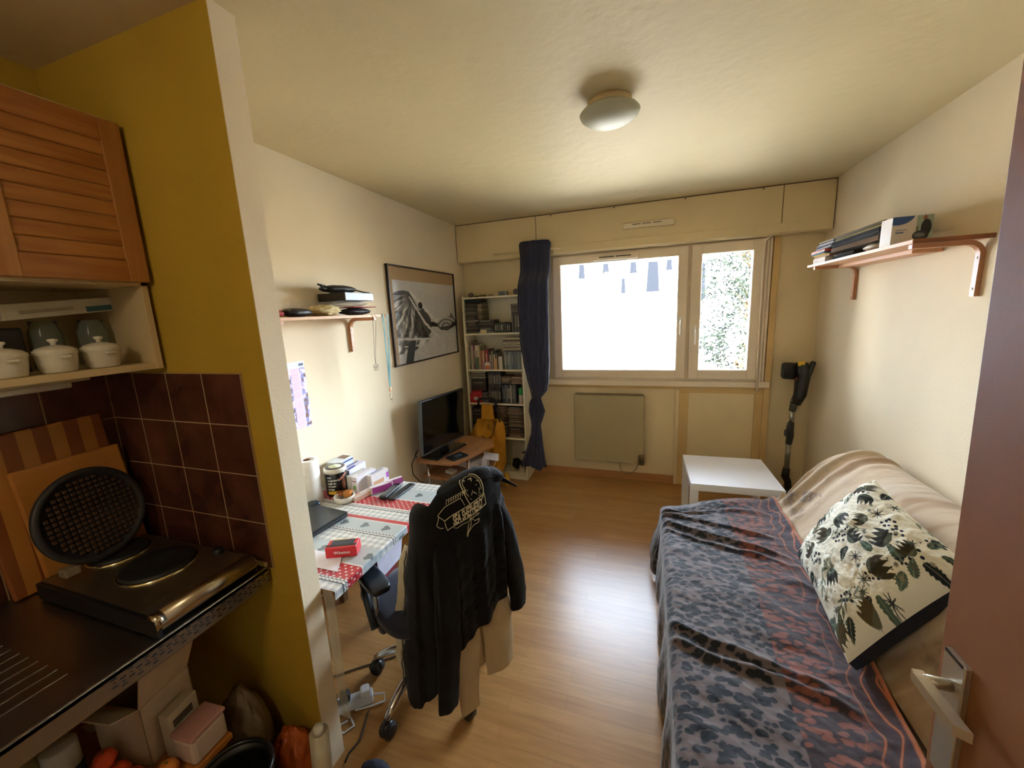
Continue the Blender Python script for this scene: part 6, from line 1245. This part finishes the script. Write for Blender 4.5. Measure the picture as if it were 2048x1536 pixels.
# floral cushion
Cq, Dq, Aq, Bq = [np.array(q) for q in ((2.372, 1.405, .485), (2.405, 1.965, .500), (2.675, 2.03, .865), (2.735, 1.545, .775))]
N = 400; U, V = np.meshgrid(np.linspace(0, 1, N), np.linspace(0, 1, N), indexing='ij')    # U: C->D, V: up the back
def quad(U, V): return Cq * ((1 - U) * (1 - V))[..., None] + Dq * (U * (1 - V))[..., None] + Aq * (U * V)[..., None] + Bq * ((1 - U) * V)[..., None]
nrm = np.cross(Dq - Cq, Bq - Cq); nrm /= np.linalg.norm(nrm); 
if nrm @ (CAM - Cq) < 0: nrm = -nrm
u2, v2 = 2 * U - 1, 2 * V - 1; prof2 = ((1 - np.abs(u2) ** 2.6) * (1 - np.abs(v2) ** 2.6)) ** .45
pin = .05 * (1 - np.abs(u2) ** 2) ; pinv = .05 * (1 - np.abs(v2) ** 2)
Uq = .5 + (U - .5) * (1 - pinv * .9), ; Uq = Uq[0]; Vq = .5 + (V - .5) * (1 - pin * .9)
wr = .012 * fbm(U * 5 + 3, V * 5) + .012 * np.abs(fbm(U * 4 + V * 6, V * 3 - U * 2 + 8)) + .006 * fbm(U * 14, V * 14)
edge = np.minimum(np.minimum(U, 1 - U), np.minimum(V, 1 - V)); wr = wr * sst(0, .08, edge)
# pattern
SZ = .52; xx, yy = U * SZ, V * SZ
col = np.empty(U.shape + (3,)); col[:] = L3('e6e1cf')
def put(m, c, k=1.0):
    global col
    col = mixc(col, L3(c), np.clip(m, 0, 1).astype(float) * k)
def loc(cx, cy, an): dx, dy = xx - cx, yy - cy; c0, s0 = math.cos(an), math.sin(an); return dx * c0 + dy * s0, -dx * s0 + dy * c0
def leaf(cx, cy, an, L0, W0, c, teeth=7):
    a_, b_ = loc(cx, cy, an); tt = np.clip(a_ / L0, 0, 1); w = W0 * np.sin(np.pi * tt ** .7) ** .8 * (1 - .28 * np.abs(((tt * teeth) % 1) - .5) * 2); m = (np.abs(b_) < w) & (a_ > 0) & (a_ < L0); put(m, c); put(m & (np.abs(b_) < .0012), 'a9ab92', .5)
def tulip(cx, cy, an, R0, c):
    a_, b_ = loc(cx, cy, an); m = (np.hypot(a_, b_ * 1.15) < R0) & (a_ < R0 * (.05 + .75 * np.abs(((b_ / R0 * 2.2 + .5) % 1) - .5) * 2)); put(m, c); put(m & (a_ < -R0 * .55), '6a7460', .5)
def star(cx, cy, R0, c):
    a_, b_ = loc(cx, cy, .3); rr = np.hypot(a_, b_); th_ = np.arctan2(b_, a_); k = 8; m = (rr < R0) & (np.abs((((th_ / (2 * np.pi) * k) % 1) - .5)) * rr * 2 * np.pi / k < .0014 + .0006 * (rr < R0 * .5)); put(m, c)
def berries(cx, cy, R0, c):
    for i in range(7): an = i * .9; q = R0 * (.35 + .65 * ((i * 37) % 7) / 7); put(np.hypot(xx - cx - q * math.cos(an), (yy - cy - q * math.sin(an))) < R0 * .20, c)
def sprig(cx, cy, an, L0, c):
    a_, b_ = loc(cx, cy, an); put((np.abs(b_ - .15 * a_ ** 2 / L0) < .0014) & (a_ > 0) & (a_ < L0), c)
    for s_ in (-1, 1):
        for q in (.35, .65): leaf(cx + math.cos(an) * L0 * q, cy + math.sin(an) * L0 * q, an + s_ * .55, L0 * .45, .0045, c, 1)
rg = random.Random(21); cells = [(i, j) for i in range(8) for j in range(8)]; rg.shuffle(cells); kinds = ['tulip', 'leaf', 'star', 'berries', 'sprig', 'star', 'leaf', 'tulip', 'sprig']
for k, (i, j) in enumerate(cells):
    cx, cy = (i + .5 + rg.uniform(-.3, .3)) * SZ / 8, (j + .5 + rg.uniform(-.3, .3)) * SZ / 8; an = rg.uniform(0, 6.28); kd = kinds[k % 9]
    if kd == 'tulip': tulip(cx, cy, an, rg.uniform(.033, .046), rg.choice(['3b3322', '2a2f2c', '57492e', '2c2a22', '45402c']))
    elif kd == 'leaf': leaf(cx - .02 * math.cos(an), cy - .02 * math.sin(an), an, rg.uniform(.055, .080), rg.uniform(.014, .021), rg.choice(['2b332e', '55675a', '3c4636', '25292a']))
    elif kd == 'star': star(cx, cy, rg.uniform(.018, .026), rg.choice(['4a4f44', '5c5240', '3a3c40', '6a5a30']))
    elif kd == 'berries': berries(cx, cy, rg.uniform(.024, .032), rg.choice(['23202e', '2b2430', '2a2c3a']))
    else: sprig(cx, cy, an, rg.uniform(.08, .11), rg.choice(['6a7a68', '48544a', '7c8678']))
for k in range(16):
    cx, cy, an = rg.uniform(.02, .11), .03 + k * .031, rg.uniform(0, 6.28)
    if k % 4 == 0: tulip(cx, cy, an, .034, rg.choice(['3b3322', '2a2f2c', '57492e']))
    elif k % 4 == 1: star(cx, cy, .018, '4a4f44')
    elif k % 4 == 2: leaf(cx, cy, an, .06, .016, rg.choice(['2b332e', '55675a']))
    else: berries(cx, cy, .024, '23202e')
for k in range(60): cx, cy = rg.uniform(.02, .5), rg.uniform(.02, .5); (star(cx, cy, rg.uniform(.007, .012), rg.choice(['6b6a58', '8a8470', '5a5c50'])) if k % 3 else put(np.hypot(xx - cx, yy - cy) < .003, '5a4a44'))
t = thing('cushion', 'big white cushion with dark leaf and berry print leaning on the sofa back', 'cushion', (2.52, 1.73, .46))
P_ = quad(Uq, Vq) + nrm * (.118 * prof2 + wr)[..., None]
sheet('front_cover', P_, attr_mat('botanical_cotton', .85, .15, 260, .2), t, col)
U3, V3 = U[::4, ::4], V[::4, ::4]; pf = prof2[::4, ::4]; P3 = quad(Uq[::4, ::4], Vq[::4, ::4]) - nrm * (.062 * pf ** .22)[..., None]; P3[..., 2] = np.maximum(P3[..., 2], .452 + .0 * P3[..., 2])
sheet('back_cover', P3[:, ::-1], pmat('navy_cover', '12162a', .85, bump=.2, bscale=240), t)

# ------------------------------------------------------------------ open door at the right
t = thing('door', 'brown painted room door standing open at the right edge', 'door', (2.27, .45, 0.005)); t.name = 'door_1'; t['kind'] = 'structure'; del t['label'], t['category']
b = MB(); b.box(2.252, 2.292, .055, .868, .008, 2.05, .002); b.build('door_leaf', pmat('brown_door_paint', '84542e', .6, spec=.3, var=.04, scale=2, bump=.06, bscale=40), t)
Mal = pmat('brushed_aluminium', 'c9c2b0', .35, .85)
b = MB(); b.box(2.242, 2.2525, .797, .845, .800, 1.040, .002); h = b.build('handle_plate', Mal, t)
b = MB(); b.tube([(2.243, .820, .985), (2.205, .820, .987)], .0095, 16); b.prism([(2.210, .831, .978), (2.210, .831, .996), (2.194, .831, .996), (2.194, .831, .978)], (0, -.0162, 0))
b.prism([(2.2100, .815, .978), (2.2100, .815, .996), (2.192, .825, .996), (2.192, .825, .978)], (.004, -.092, -.002)); b.build('lever', Mal, h)
b = MB(); b.box(2.2405, 2.2425, .801, .841, 1.036, 1.0415, .0005); b.build('plate_cap', mat('26241f', .4), h)
b = MB(); b.box(2.262, 2.282, .8675, .8695, .90, 1.06, .0005); b.build('latch_plate', Mal, t)
t.location.x += .0235; t.rotation_euler = (0, R_(-1.35), 0)
